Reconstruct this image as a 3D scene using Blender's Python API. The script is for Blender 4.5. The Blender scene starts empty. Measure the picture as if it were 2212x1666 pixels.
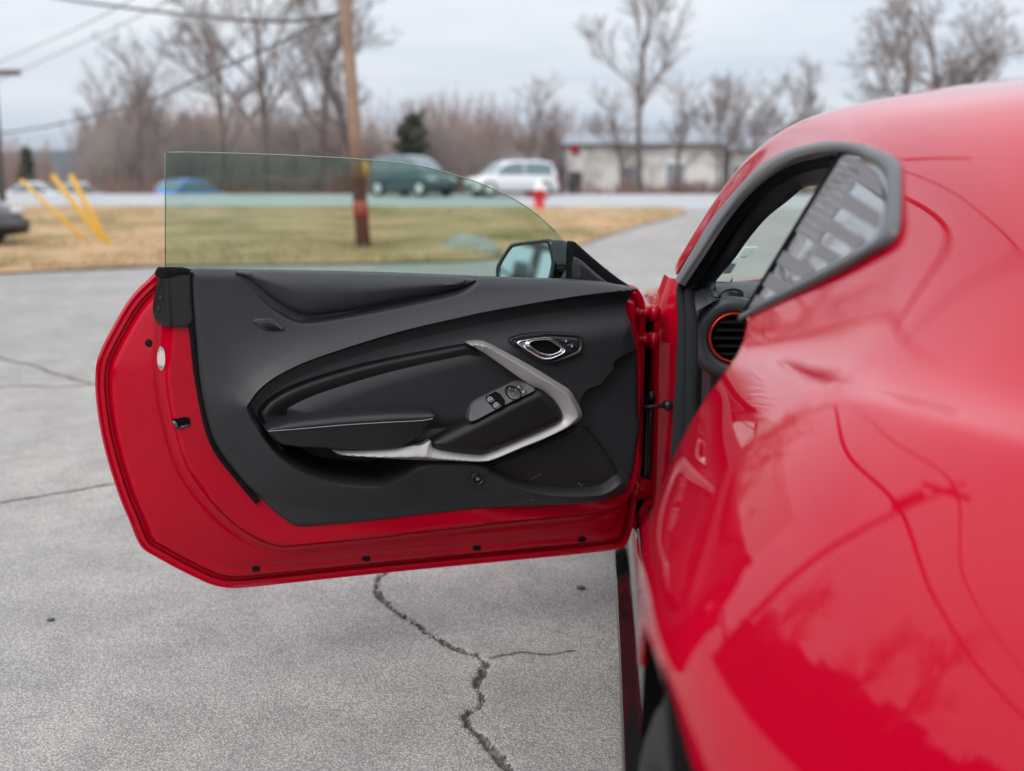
import bpy, bmesh, math, random
import numpy as np
from mathutils import Vector, Matrix
from mathutils.geometry import delaunay_2d_cdt

random.seed(7)
rng = np.random.default_rng(7)
S = bpy.context.scene
COL = S.collection

# ------------------------------------------------------------------ camera
F, CX, CY = 2500.0, 1106.0, 832.75          # focal length and centre in units of a 2212 px wide frame
CAM = np.array([0.0, 0.0, 1.2])
YAW, PITCH = math.radians(4.15), math.radians(10.05)
ca, sa, cp, sp = math.cos(YAW), math.sin(YAW), math.cos(PITCH), math.sin(PITCH)
R_ = np.array([ca, sa, 0.0])
H_ = np.array([-sa, ca, 0.0])
FW = cp * H_ - np.array([0, 0, sp])
UP = sp * H_ + np.array([0, 0, cp])
cam_d = bpy.data.cameras.new("camera")
cam = bpy.data.objects.new("camera", cam_d)
COL.objects.link(cam)
m = Matrix.Identity(4)
for i in range(3):
    m[i][0], m[i][1], m[i][2], m[i][3] = R_[i], UP[i], -FW[i], CAM[i]
cam.matrix_world = m
cam_d.sensor_width = 36.0
cam_d.lens = 36.0 * F / 2212.0
cam_d.clip_start = 0.02
cam_d.clip_end = 9000
cam_d.dof.use_dof = True
cam_d.dof.focus_distance = 2.55
cam_d.dof.aperture_fstop = 2.2
S.camera = cam

# ------------------------------------------------------------------ sky, sun, exposure
SUN_EL, SUN_ROT = math.radians(42), math.radians(215)
world = bpy.data.worlds.new("World")
S.world = world
world.use_nodes = True
wn, wl = world.node_tree.nodes, world.node_tree.links
wn.clear()
w_out = wn.new("ShaderNodeOutputWorld")
w_bg = wn.new("ShaderNodeBackground")
w_sky = wn.new("ShaderNodeTexSky")
w_sky.sky_type = 'NISHITA'
w_sky.sun_disc = False
w_sky.sun_elevation = SUN_EL
w_sky.sun_rotation = SUN_ROT
w_sky.dust_density = 2.0
w_co = wn.new("ShaderNodeTexCoord")
w_sep = wn.new("ShaderNodeSeparateXYZ")
wl.new(w_co.outputs["Generated"], w_sep.inputs[0])


def wmath(op, a, b=None, clamp=False):
    n = wn.new("ShaderNodeMath")
    n.operation = op
    n.use_clamp = clamp
    for k, v in enumerate((a, b)):
        if v is None:
            continue
        if isinstance(v, (int, float)):
            n.inputs[k].default_value = v
        else:
            wl.new(v, n.inputs[k])
    return n.outputs[0]


zc = wmath('MAXIMUM', w_sep.outputs[2], 0.0)
den = wmath('ADD', zc, 0.16)
cxn = wmath('DIVIDE', w_sep.outputs[0], den)
cyn = wmath('DIVIDE', w_sep.outputs[1], den)
w_cmb = wn.new("ShaderNodeCombineXYZ")
wl.new(cxn, w_cmb.inputs[0])
wl.new(cyn, w_cmb.inputs[1])
w_map = wn.new("ShaderNodeMapping")
w_map.inputs["Scale"].default_value = (0.55, 1.0, 1.0)
w_map.inputs["Rotation"].default_value = (0, 0, 0.25)
wl.new(w_cmb.outputs[0], w_map.inputs[0])
w_n1 = wn.new("ShaderNodeTexNoise")
w_n1.inputs["Scale"].default_value = 0.9
w_n1.inputs["Detail"].default_value = 5
w_n1.inputs["Roughness"].default_value = 0.55
w_n1.inputs["Distortion"].default_value = 0.3
wl.new(w_map.outputs[0], w_n1.inputs["Vector"])
w_r = wn.new("ShaderNodeValToRGB")          # cloud layer: blue grey bellies to pale tops
w_r.color_ramp.elements[0].position = 0.33
w_r.color_ramp.elements[0].color = (0.90, 0.985, 1.13, 1)
w_r.color_ramp.elements[1].position = 0.66
w_r.color_ramp.elements[1].color = (1.32, 1.335, 1.36, 1)
wl.new(w_n1.outputs[0], w_r.inputs[0])
lum = wmath('ADD', wmath('MULTIPLY', zc, 1.15), 0.665)      # overcast sky grows brighter towards the zenith
w_mul = wn.new("ShaderNodeVectorMath")
w_mul.operation = 'SCALE'
wl.new(w_r.outputs[0], w_mul.inputs[0])
wl.new(lum, w_mul.inputs["Scale"])
w_sc = wn.new("ShaderNodeVectorMath")
w_sc.operation = 'SCALE'
wl.new(w_sky.outputs[0], w_sc.inputs[0])
w_sc.inputs["Scale"].default_value = 0.10
w_mix = wn.new("ShaderNodeMix")
w_mix.data_type = 'RGBA'
w_mix.inputs[0].default_value = 0.86
wl.new(w_sc.outputs[0], w_mix.inputs[6])
wl.new(w_mul.outputs[0], w_mix.inputs[7])
wl.new(w_mix.outputs[2], w_bg.inputs["Color"])
w_bg.inputs["Strength"].default_value = 1.0
wl.new(w_bg.outputs[0], w_out.inputs["Surface"])

sun_d = bpy.data.lights.new("sun", 'SUN')
sun_d.energy = 1.3
sun_d.angle = math.radians(25)
sun_d.color = (1.0, 0.96, 0.91)
sun = bpy.data.objects.new("sun", sun_d)
COL.objects.link(sun)
sd = Vector((math.sin(SUN_ROT) * math.cos(SUN_EL), math.cos(SUN_ROT) * math.cos(SUN_EL), math.sin(SUN_EL)))
sun.rotation_euler = sd.to_track_quat('Z', 'Y').to_euler()

S.view_settings.view_transform = 'Standard'
S.view_settings.look = 'None'
S.view_settings.exposure = 0.0
S.view_settings.gamma = 1.0
S.view_settings.use_curve_mapping = False
S.render.engine = 'CYCLES'
S.cycles.max_bounces = 10
S.cycles.transparent_max_bounces = 24
S.cycles.caustics_reflective = False
S.cycles.caustics_refractive = False
S.cycles.sample_clamp_indirect = 6.0
S.cycles.use_denoising = True


# ------------------------------------------------------------------ rays and points
def ray(px, py):
    return (px - CX) / F * R_ + (CY - py) / F * UP + FW


def at_y(px, py, Y):
    d = ray(px, py)
    return CAM + d * (Y / d[1])


def on_plane(px, py, p0, n):
    d = ray(px, py)
    t = np.dot(np.asarray(p0) - CAM, n) / np.dot(d, n)
    return CAM + d * t


def glass_side(px, py, off=0.0):
    """point on the tumbled side-glass surface of the car (off = metres inboard)"""
    d = ray(px, py)
    for k in (0.08, 0.0):
        t = (0.217 + off + 0.5 * 0.2 + k * 1.75) / (d[0] - 0.5 * d[2] + k * d[1])
        p = CAM + d * t
        if (k > 0) == (p[1] < 1.75):
            return p
    return p


def sstep(x, a=0.0, b=1.0):
    t = np.clip((np.asarray(x, float) - a) / (b - a), 0, 1)
    return t * t * (3 - 2 * t)


def terr(Y):
    Y = np.asarray(Y, float)
    return 0.30 * sstep(Y, 17, 40) + 0.25 * sstep(Y, 38, 55) - 0.75 * sstep(Y, 55, 72)


def ground_pt(px, py):
    d = ray(px, py)
    z = 0.0
    for _ in range(60):
        t = (z - 1.2) / d[2]
        p = CAM + d * t
        z = 0.6 * z + 0.4 * float(terr(p[1]))
    return CAM + d * ((z - 1.2) / d[2])


def at_depth(px, Y, z=0.0):
    """ground position seen at column px at world depth Y"""
    d = ray(px, 390)
    return np.array([d[0] / d[1] * Y, Y, z])


# ------------------------------------------------------------------ materials
def mat(name, col, rough=0.5, metal=0.0, coat=0.0, spec=0.5, var=None, bump=None, emit=None, coat_rough=0.02):
    mt = bpy.data.materials.new(name)
    mt.use_nodes = True
    nt = mt.node_tree
    b = nt.nodes["Principled BSDF"]
    b.inputs["Base Color"].default_value = (*col, 1)
    b.inputs["Roughness"].default_value = rough
    b.inputs["Metallic"].default_value = metal
    b.inputs["Coat Weight"].default_value = coat
    b.inputs["Coat Roughness"].default_value = coat_rough
    b.inputs["Specular IOR Level"].default_value = spec
    if emit:
        b.inputs["Emission Color"].default_value = (*emit[:3], 1)
        b.inputs["Emission Strength"].default_value = emit[3]
    tc = nt.nodes.new("ShaderNodeTexCoord")
    if var:                                   # (scale, colour2, low, high)
        n = nt.nodes.new("ShaderNodeTexNoise")
        n.inputs["Scale"].default_value = var[0]
        n.inputs["Detail"].default_value = 6
        n.inputs["Roughness"].default_value = 0.62
        nt.links.new(tc.outputs["Object"], n.inputs["Vector"])
        r = nt.nodes.new("ShaderNodeValToRGB")
        r.color_ramp.elements[0].position = var[2]
        r.color_ramp.elements[1].position = var[3]
        r.color_ramp.elements[0].color = (*col, 1)
        r.color_ramp.elements[1].color = (*var[1], 1)
        nt.links.new(n.outputs[0], r.inputs[0])
        nt.links.new(r.outputs[0], b.inputs["Base Color"])
    if bump:                                  # (scale, strength, distance)
        n = nt.nodes.new("ShaderNodeTexNoise")
        n.inputs["Scale"].default_value = bump[0]
        n.inputs["Detail"].default_value = 3
        nt.links.new(tc.outputs["Object"], n.inputs["Vector"])
        bp = nt.nodes.new("ShaderNodeBump")
        bp.inputs["Strength"].default_value = bump[1]
        bp.inputs["Distance"].default_value = bump[2]
        nt.links.new(n.outputs[0], bp.inputs["Height"])
        nt.links.new(bp.outputs[0], b.inputs["Normal"])
    return mt


def glass_mat(name, tint, ior=1.5, rough=0.0):
    mt = bpy.data.materials.new(name)
    mt.use_nodes = True
    nt = mt.node_tree
    nt.nodes.clear()
    o = nt.nodes.new("ShaderNodeOutputMaterial")
    mx = nt.nodes.new("ShaderNodeMixShader")
    tr = nt.nodes.new("ShaderNodeBsdfTransparent")
    tr.inputs[0].default_value = (*tint, 1)
    gl = nt.nodes.new("ShaderNodeBsdfGlossy")
    gl.inputs["Roughness"].default_value = rough
    fr = nt.nodes.new("ShaderNodeFresnel")
    fr.inputs["IOR"].default_value = ior
    nt.links.new(fr.outputs[0], mx.inputs[0])
    nt.links.new(tr.outputs[0], mx.inputs[1])
    nt.links.new(gl.outputs[0], mx.inputs[2])
    nt.links.new(mx.outputs[0], o.inputs[0])
    return mt


def asphalt_mat(name, dark, light, warm):
    mt = mat(name, light, 0.9, spec=0.3)
    nt = mt.node_tree
    b = nt.nodes["Principled BSDF"]
    tc = nt.nodes.new("ShaderNodeTexCoord")

    def noise(scale, det, rough=0.6):
        n = nt.nodes.new("ShaderNodeTexNoise")
        n.inputs["Scale"].default_value = scale
        n.inputs["Detail"].default_value = det
        n.inputs["Roughness"].default_value = rough
        nt.links.new(tc.outputs["Object"], n.inputs["Vector"])
        return n.outputs[0]

    def ramp(src, p0, c0, p1, c1):
        r = nt.nodes.new("ShaderNodeValToRGB")
        r.color_ramp.elements[0].position, r.color_ramp.elements[1].position = p0, p1
        r.color_ramp.elements[0].color, r.color_ramp.elements[1].color = (*c0, 1), (*c1, 1)
        nt.links.new(src, r.inputs[0])
        return r.outputs[0]

    def mixc(f, a, c, mode='MIX'):
        mx = nt.nodes.new("ShaderNodeMix")
        mx.data_type = 'RGBA'
        mx.blend_type = mode
        if isinstance(f, float):
            mx.inputs[0].default_value = f
        else:
            nt.links.new(f, mx.inputs[0])
        nt.links.new(a, mx.inputs[6])
        nt.links.new(c, mx.inputs[7])
        return mx.outputs[2]
    v = nt.nodes.new("ShaderNodeTexVoronoi")
    v.inputs["Scale"].default_value = 190
    nt.links.new(tc.outputs["Object"], v.inputs["Vector"])
    stones = ramp(v.outputs["Distance"], 0.12, light, 0.62, dark)
    tintv = ramp(v.outputs["Color"], 0.25, (0.84, 0.84, 0.86), 0.8, (1.14, 1.12, 1.09))
    stones = mixc(1.0, stones, tintv, 'MULTIPLY')
    fine = ramp(noise(190, 4, 0.75), 0.34, (0.74, 0.74, 0.745), 0.66, (1.24, 1.235, 1.22))
    c = mixc(1.0, stones, fine, 'MULTIPLY')
    big = ramp(noise(0.55, 5), 0.33, (0.86, 0.87, 0.885), 0.68, warm)
    c = mixc(1.0, c, big, 'MULTIPLY')
    mid = ramp(noise(4.5, 6, 0.7), 0.32, (0.82, 0.82, 0.82), 0.6, (1.05, 1.05, 1.05))
    c = mixc(1.0, c, mid, 'MULTIPLY')
    nt.links.new(c, b.inputs["Base Color"])
    bp = nt.nodes.new("ShaderNodeBump")
    bp.inputs["Strength"].default_value = 0.7
    bp.inputs["Distance"].default_value = 0.004
    mh = nt.nodes.new("ShaderNodeMath")
    mh.operation = 'SUBTRACT'
    nt.links.new(noise(210, 3), mh.inputs[0])
    nt.links.new(v.outputs["Distance"], mh.inputs[1])
    nt.links.new(mh.outputs[0], bp.inputs["Height"])
    nt.links.new(bp.outputs[0], b.inputs["Normal"])
    return mt


M = {}
M['paint'] = mat('red_paint', (0.46, 0.0003, 0.017), 0.5, 0.0, 1.0, 0.0)
M['paint'].node_tree.nodes['Principled BSDF'].inputs['Coat IOR'].default_value = 1.42
M['paint_in'] = mat('red_inner_paint', (0.45, 0.0003, 0.014), 0.5, 0.0, 0.55, 0.0, var=(9, (0.39, 0.0006, 0.014), 0.35, 0.75), coat_rough=0.06)
M['plastic'] = mat('charcoal_grained_plastic', (0.023, 0.023, 0.0262), 0.47, spec=0.45, var=(7, (0.018, 0.018, 0.0205), 0.35, 0.7), bump=(1500, 0.16, 0.0006))
M['softpad'] = mat('charcoal_soft_pad', (0.024, 0.024, 0.0275), 0.46, spec=0.5, bump=(1200, 0.14, 0.0005))
M['vinyl'] = mat('black_vinyl', (0.010, 0.0097, 0.0104), 0.42, spec=0.36, bump=(900, 0.12, 0.0006))
M['leather'] = mat('black_leather', (0.014, 0.014, 0.0155), 0.40, spec=0.45, bump=(700, 0.15, 0.0006))
M['rubber'] = mat('black_rubber', (0.008, 0.008, 0.009), 0.85, spec=0.08)
M['gloss'] = mat('gloss_black', (0.008, 0.008, 0.009), 0.12, spec=0.5, coat=0.4)
M['satin'] = mat('satin_black', (0.013, 0.013, 0.014), 0.33, spec=0.5)
M['cover'] = mat('black_moulding', (0.010, 0.010, 0.011), 0.26, spec=0.45)
M['dashgrey'] = mat('dash_plastic', (0.05, 0.05, 0.054), 0.5, spec=0.45, bump=(1300, 0.12, 0.0005))
M['windowtrim'] = mat('grey_black_window_trim', (0.075, 0.077, 0.08), 0.36, spec=0.6)
M['frit'] = mat('black_glass_border', (0.006, 0.006, 0.007), 0.08, spec=0.5)
M['silver'] = mat('satin_silver', (0.43, 0.41, 0.41), 0.40, 0.40, bump=(900, 0.05, 0.0004))
M['chrome'] = mat('chrome', (0.86, 0.86, 0.87), 0.08, 1.0)
M['thread'] = mat('pale_thread', (0.36, 0.35, 0.34), 0.8)
M['icon'] = mat('white_print', (0.62, 0.64, 0.66), 0.6)
M['tag'] = mat('white_sticker', (0.55, 0.50, 0.47), 0.55, var=(38, (0.22, 0.20, 0.19), 0.52, 0.60))
M['redring'] = mat('red_anodised_ring', (0.42, 0.016, 0.010), 0.3, 0.5)
M['door_glass'] = glass_mat('green_tinted_glass', (0.78, 0.88, 0.825), 1.42)
M['screen_glass'] = glass_mat('windscreen_glass', (0.80, 0.89, 0.85), 1.4)
M['quarter_glass'] = mat('dark_quarter_glass', (0.02, 0.026, 0.026), 0.02, spec=1.0, coat=1.0)
M['quarter_glass'].node_tree.nodes['Principled BSDF'].inputs['Coat IOR'].default_value = 2.1
M['decal'] = mat('grey_vinyl_decal', (0.125, 0.114, 0.118), 0.42, spec=0.4)
M['mirror'] = mat('mirror_glass', (0.80, 0.90, 0.93), 0.015, 1.0)
M['tyre'] = mat('tyre_rubber', (0.028, 0.028, 0.028), 0.75, spec=0.3, bump=(160, 0.3, 0.002))
M['rim'] = mat('dark_grey_alloy', (0.10, 0.10, 0.105), 0.3, 0.9)
M['dark'] = mat('dark_void', (0.004, 0.004, 0.004), 0.9, spec=0.1)
M['carpet'] = mat('black_carpet', (0.012, 0.012, 0.012), 0.95, spec=0.1)
M['sticker_w'] = mat('white_sticker_edge', (0.55, 0.57, 0.55), 0.6)
M['sticker_g'] = mat('pale_sticker_back', (0.33, 0.36, 0.34), 0.6)
M['sticker_d'] = mat('dark_sticker', (0.05, 0.055, 0.055), 0.6)
M['asphalt'] = asphalt_mat('worn_asphalt', (0.275, 0.265, 0.254), (0.535, 0.513, 0.488), (1.12, 1.09, 1.06))
M['road'] = mat('pale_road_surface', (0.34, 0.34, 0.345), 0.85, var=(0.5, (0.42, 0.42, 0.42), 0.3, 0.7))
M['crack'] = mat('crack_filler', (0.085, 0.078, 0.068), 0.9, spec=0.2, var=(60, (0.22, 0.20, 0.175), 0.45, 0.7))
M['grass'] = mat('winter_turf', (0.20, 0.165, 0.065), 0.95, spec=0.15, var=(0.35, (0.47, 0.31, 0.175), 0.36, 0.54), bump=(30, 0.5, 0.03))
M['field'] = mat('bare_field', (0.16, 0.115, 0.085), 0.95, spec=0.1, var=(0.2, (0.10, 0.085, 0.06), 0.4, 0.7))
M['straw'] = mat('dry_straw', (0.50, 0.34, 0.195), 0.9, spec=0.2, var=(0.6, (0.24, 0.20, 0.08), 0.42, 0.62))
M['bark'] = mat('grey_brown_bark', (0.19, 0.15, 0.13), 0.95, spec=0.1, var=(3, (0.09, 0.07, 0.06), 0.4, 0.65))
M['twig'] = mat('twig_bark', (0.26, 0.205, 0.18), 0.95, spec=0.1)
M['brush'] = mat('brown_brush', (0.42, 0.295, 0.25), 0.95, spec=0.1, var=(0.25, (0.29, 0.20, 0.17), 0.35, 0.65))
M['needle'] = mat('dark_evergreen', (0.075, 0.085, 0.045), 0.9, spec=0.2, var=(1.5, (0.14, 0.13, 0.085), 0.4, 0.7))
M['pole'] = mat('weathered_pole_wood', (0.40, 0.275, 0.195), 0.9, spec=0.2, var=(2.2, (0.25, 0.17, 0.125), 0.35, 0.7))
M['pole_low'] = mat('dark_treated_pole_wood', (0.115, 0.05, 0.034), 0.9, spec=0.2, var=(3.0, (0.055, 0.03, 0.024), 0.35, 0.7))
M['pole_grey'] = mat('grey_pole_wood', (0.12, 0.10, 0.09), 0.9, spec=0.2)
M['cable'] = mat('black_cable', (0.10, 0.10, 0.11), 0.7)
M['yellow'] = mat('yellow_guard', (0.72, 0.39, 0.03), 0.5)
M['redband'] = mat('faded_red_band', (0.42, 0.07, 0.055), 0.6)
M['yellowsign'] = mat('yellow_tag', (0.52, 0.28, 0.03), 0.6)
M['hydr'] = mat('hydrant_red', (0.56, 0.012, 0.03), 0.4)
M['white'] = mat('white_paint', (0.78, 0.78, 0.78), 0.4)
M['stone'] = mat('pale_rock', (0.36, 0.35, 0.33), 0.9, spec=0.2, var=(4, (0.22, 0.21, 0.20), 0.4, 0.7))
M['bwall'] = mat('off_white_wall', (0.80, 0.77, 0.73), 0.8, var=(0.7, (0.50, 0.47, 0.45), 0.46, 0.62))
M['broof'] = mat('grey_roofing', (0.27, 0.29, 0.32), 0.7)
M['bdark'] = mat('dark_opening', (0.05, 0.05, 0.055), 0.5)
M['hill'] = mat('wooded_hill', (0.05, 0.065, 0.05), 0.95, spec=0.0)
M['car_white'] = mat('car_white', (0.72, 0.72, 0.73), 0.35, coat=0.6)
M['car_blue'] = mat('car_blue', (0.02, 0.19, 0.62), 0.35, coat=0.8)
M['car_dark'] = mat('car_dark_teal', (0.035, 0.075, 0.09), 0.3, coat=0.8)
M['car_black'] = mat('car_black', (0.006, 0.007, 0.009), 0.35, coat=0.15, spec=0.3)
M['car_glass'] = mat('car_window', (0.13, 0.19, 0.20), 0.08, spec=0.8)
M['lamp_glass'] = mat('lamp_lens', (0.65, 0.66, 0.66), 0.15)
M['tail'] = mat('tail_lens', (0.45, 0.02, 0.02), 0.2)

# speaker mesh: rows of fine holes pressed into the cloth-like plastic
gm = mat('speaker_mesh', (0.0135, 0.0135, 0.0145), 0.5, spec=0.4)
_nt = gm.node_tree
_tc = _nt.nodes.new("ShaderNodeTexCoord")
_vo = _nt.nodes.new("ShaderNodeTexVoronoi")
_vo.inputs["Scale"].default_value = 230
_vo.inputs["Randomness"].default_value = 0.0
_nt.links.new(_tc.outputs["Object"], _vo.inputs["Vector"])
_bp = _nt.nodes.new("ShaderNodeBump")
_bp.inputs["Strength"].default_value = 0.35
_bp.inputs["Distance"].default_value = 0.002
_nt.links.new(_vo.outputs["Distance"], _bp.inputs["Height"])
_nt.links.new(_bp.outputs[0], _nt.nodes["Principled BSDF"].inputs["Normal"])
M['mesh'] = gm


# ------------------------------------------------------------------ object helpers
def tag(o, label=None, cat=None, group=None, kind=None):
    if label:
        o['label'] = label
    if cat:
        o['category'] = cat
    if group:
        o['group'] = group
    if kind:
        o['kind'] = kind
    return o


def empty(name, loc, label, cat, group=None, rz=0.0):
    o = bpy.data.objects.new(name, None)
    COL.objects.link(o)
    o.location = loc
    o.rotation_euler = (0, 0, rz)
    return tag(o, label, cat, group)


def link(name, verts, faces, material, parent=None, smooth=True, local=False):
    """mesh object; world-space verts unless local, parent placed at its own origin"""
    me = bpy.data.meshes.new(name)
    vs = np.asarray(verts, float).reshape(-1, 3)
    if parent is not None and not local:
        inv = np.array(world_of(parent).inverted())
        vs = vs @ inv[:3, :3].T + inv[:3, 3]
    me.from_pydata(vs.tolist(), [], [tuple(int(i) for i in f) for f in faces])
    me.materials.append(material)
    if smooth:
        me.polygons.foreach_set("use_smooth", [True] * len(me.polygons))
    me.update()
    o = bpy.data.objects.new(name, me)
    COL.objects.link(o)
    if parent is not None:
        o.parent = parent
    return o


def world_of(o):
    mm = o.matrix_basis.copy()
    while o.parent:
        o = o.parent
        mm = o.matrix_basis @ mm
    return mm


class MB:
    def __init__(self):
        self.v, self.f = [], []

    def add(self, vs, fs):
        n = len(self.v)
        self.v += [tuple(map(float, p)) for p in vs]
        self.f += [tuple(i + n for i in f) for f in fs]
        return self

    def box(self, c, s, rot=None, bev=0.0):
        x, y, z = (k / 2 for k in s)
        if bev <= 0:
            vs = [(sx * x, sy * y, sz * z) for sx in (-1, 1) for sy in (-1, 1) for sz in (-1, 1)]
            fs = [(0, 1, 3, 2), (4, 6, 7, 5), (0, 4, 5, 1), (2, 3, 7, 6), (0, 2, 6, 4), (1, 5, 7, 3)]
        else:
            bm = bmesh.new()
            bmesh.ops.create_cube(bm, size=1)
            bmesh.ops.scale(bm, vec=s, verts=bm.verts)
            bmesh.ops.bevel(bm, geom=bm.edges[:], offset=bev, segments=2, affect='EDGES')
            bm.verts.index_update()
            vs = [tuple(v.co) for v in bm.verts]
            fs = [tuple(v.index for v in f.verts) for f in bm.faces]
            bm.free()
        if rot is not None:
            vs = [tuple(rot @ Vector(p)) for p in vs]
        return self.add([(p[0] + c[0], p[1] + c[1], p[2] + c[2]) for p in vs], fs)

    def tube(self, pts, rad, n=8, cap=True):
        pts = [Vector(p) for p in pts]
        rad = [rad] * len(pts) if isinstance(rad, (int, float)) else rad
        vs, fs = [], []
        t0 = (pts[1] - pts[0]).normalized()
        a = t0.orthogonal().normalized()
        for i, p in enumerate(pts):
            t = (pts[min(i + 1, len(pts) - 1)] - pts[max(i - 1, 0)])
            t = t.normalized() if t.length > 1e-9 else t0
            a = (a - t * a.dot(t))
            a = a.normalized() if a.length > 1e-6 else t.orthogonal().normalized()
            b = t.cross(a)
            for k in range(n):
                th = 2 * math.pi * k / n
                vs.append(p + (a * math.cos(th) + b * math.sin(th)) * rad[i])
        for i in range(len(pts) - 1):
            for k in range(n):
                k2 = (k + 1) % n
                fs.append((i * n + k, i * n + k2, (i + 1) * n + k2, (i + 1) * n + k))
        if cap:
            fs.append(tuple(range(n))[::-1])
            fs.append(tuple((len(pts) - 1) * n + k for k in range(n)))
        return self.add(vs, fs)

    def lathe(self, prof, c, axis, n=32, a0=0.0, a1=2 * math.pi):
        """prof: (radius, along-axis)"""
        ax = Vector(axis).normalized()
        u = ax.orthogonal().normalized()
        w = ax.cross(u)
        c = Vector(c)
        vs, fs = [], []
        closed = abs(a1 - a0 - 2 * math.pi) < 1e-6
        m_ = n if closed else n + 1
        for k in range(m_):
            th = a0 + (a1 - a0) * k / n
            dr = u * math.cos(th) + w * math.sin(th)
            for r, h in prof:
                vs.append(c + dr * r + ax * h)
        L = len(prof)
        for k in range(n):
            k2 = (k + 1) % m_
            for j in range(L - 1):
                fs.append((k * L + j, k * L + j + 1, k2 * L + j + 1, k2 * L + j))
        return self.add(vs, fs)

    def grid(self, P, flip=False):
        """P: rows x cols x 3"""
        P = np.asarray(P, float)
        r, c = P.shape[:2]
        fs = []
        for i in range(r - 1):
            for j in range(c - 1):
                f = (i * c + j, i * c + j + 1, (i + 1) * c + j + 1, (i + 1) * c + j)
                fs.append(f[::-1] if flip else f)
        return self.add(P.reshape(-1, 3), fs)

    def build(self, name, material, parent=None, smooth=True, local=False):
        return link(name, self.v, self.f, material, parent, smooth, local)


def recalc(o, out=True):
    bm = bmesh.new()
    bm.from_mesh(o.data)
    bmesh.ops.recalc_face_normals(bm, faces=bm.faces)
    bm.to_mesh(o.data)
    bm.free()
    return o


def autosmooth(o, deg=35):
    me = o.data
    bm = bmesh.new()
    bm.from_mesh(me)
    lim = math.radians(deg)
    for e in bm.edges:
        if len(e.link_faces) == 2:
            e.smooth = e.calc_face_angle(0) < lim
    bm.to_mesh(me)
    bm.free()
    return o


def copy_tree(o, parent=None):
    c = o.copy()
    COL.objects.link(c)
    if parent is not None:
        c.parent = parent
    for ch in [x for x in COL.objects if x.parent == o]:
        copy_tree(ch, c)
    return c


# ------------------------------------------------------------------ curves and polygons
def catmull(pts, n=6, closed=False):
    P = np.asarray(pts, float)
    out = []
    N = len(P)
    rg = range(N if closed else N - 1)
    for i in rg:
        if closed:
            p0, p1, p2, p3 = P[(i - 1) % N], P[i], P[(i + 1) % N], P[(i + 2) % N]
        else:
            p0, p1, p2, p3 = P[max(i - 1, 0)], P[i], P[i + 1], P[min(i + 2, N - 1)]
        d1 = max(np.linalg.norm(p2 - p1), 1e-9)
        d0 = max(np.linalg.norm(p1 - p0), 1e-9)
        d2 = max(np.linalg.norm(p3 - p2), 1e-9)
        m1 = (p2 - p0) * d1 / (d0 + d1)
        m2 = (p3 - p1) * d1 / (d1 + d2)
        for k in range(n):
            t = k / n
            h00, h10 = 2 * t ** 3 - 3 * t ** 2 + 1, t ** 3 - 2 * t ** 2 + t
            h01, h11 = -2 * t ** 3 + 3 * t ** 2, t ** 3 - t ** 2
            out.append(h00 * p1 + h10 * m1 + h01 * p2 + h11 * m2)
    if not closed:
        out.append(P[-1])
    return np.array(out)


def resamp(P, n):
    P = np.asarray(P, float)
    L = np.r_[0, np.cumsum(np.linalg.norm(np.diff(P, axis=0), axis=1))]
    s = np.linspace(0, L[-1], n)
    return np.stack([np.interp(s, L, P[:, k]) for k in range(P.shape[1])], 1)


def seg_dist(Q, P, closed=True):
    A = P
    B = np.roll(P, -1, axis=0) if closed else P[1:]
    if not closed:
        A = P[:-1]
    out = np.full(len(Q), 1e9)
    AB = B - A
    L2 = np.maximum((AB ** 2).sum(1), 1e-14)
    for s in range(0, len(Q), 4000):
        q = Q[s:s + 4000]
        d = q[:, None, :] - A[None]
        t = np.clip((d * AB[None]).sum(2) / L2, 0, 1)
        e = d - t[..., None] * AB[None]
        out[s:s + 4000] = np.sqrt((e ** 2).sum(2).min(1))
    return out


def inside(Q, P):
    A, B = P, np.roll(P, -1, axis=0)
    res = np.zeros(len(Q), bool)
    for a, b in zip(A, B):
        c = (a[1] > Q[:, 1]) != (b[1] > Q[:, 1])
        x = (b[0] - a[0]) * (Q[:, 1] - a[1]) / (b[1] - a[1] + 1e-15) + a[0]
        res ^= c & (Q[:, 0] < x)
    return res


def sdist(Q, P):
    d = seg_dist(Q, P)
    return np.where(inside(Q, P), d, -d)


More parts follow.
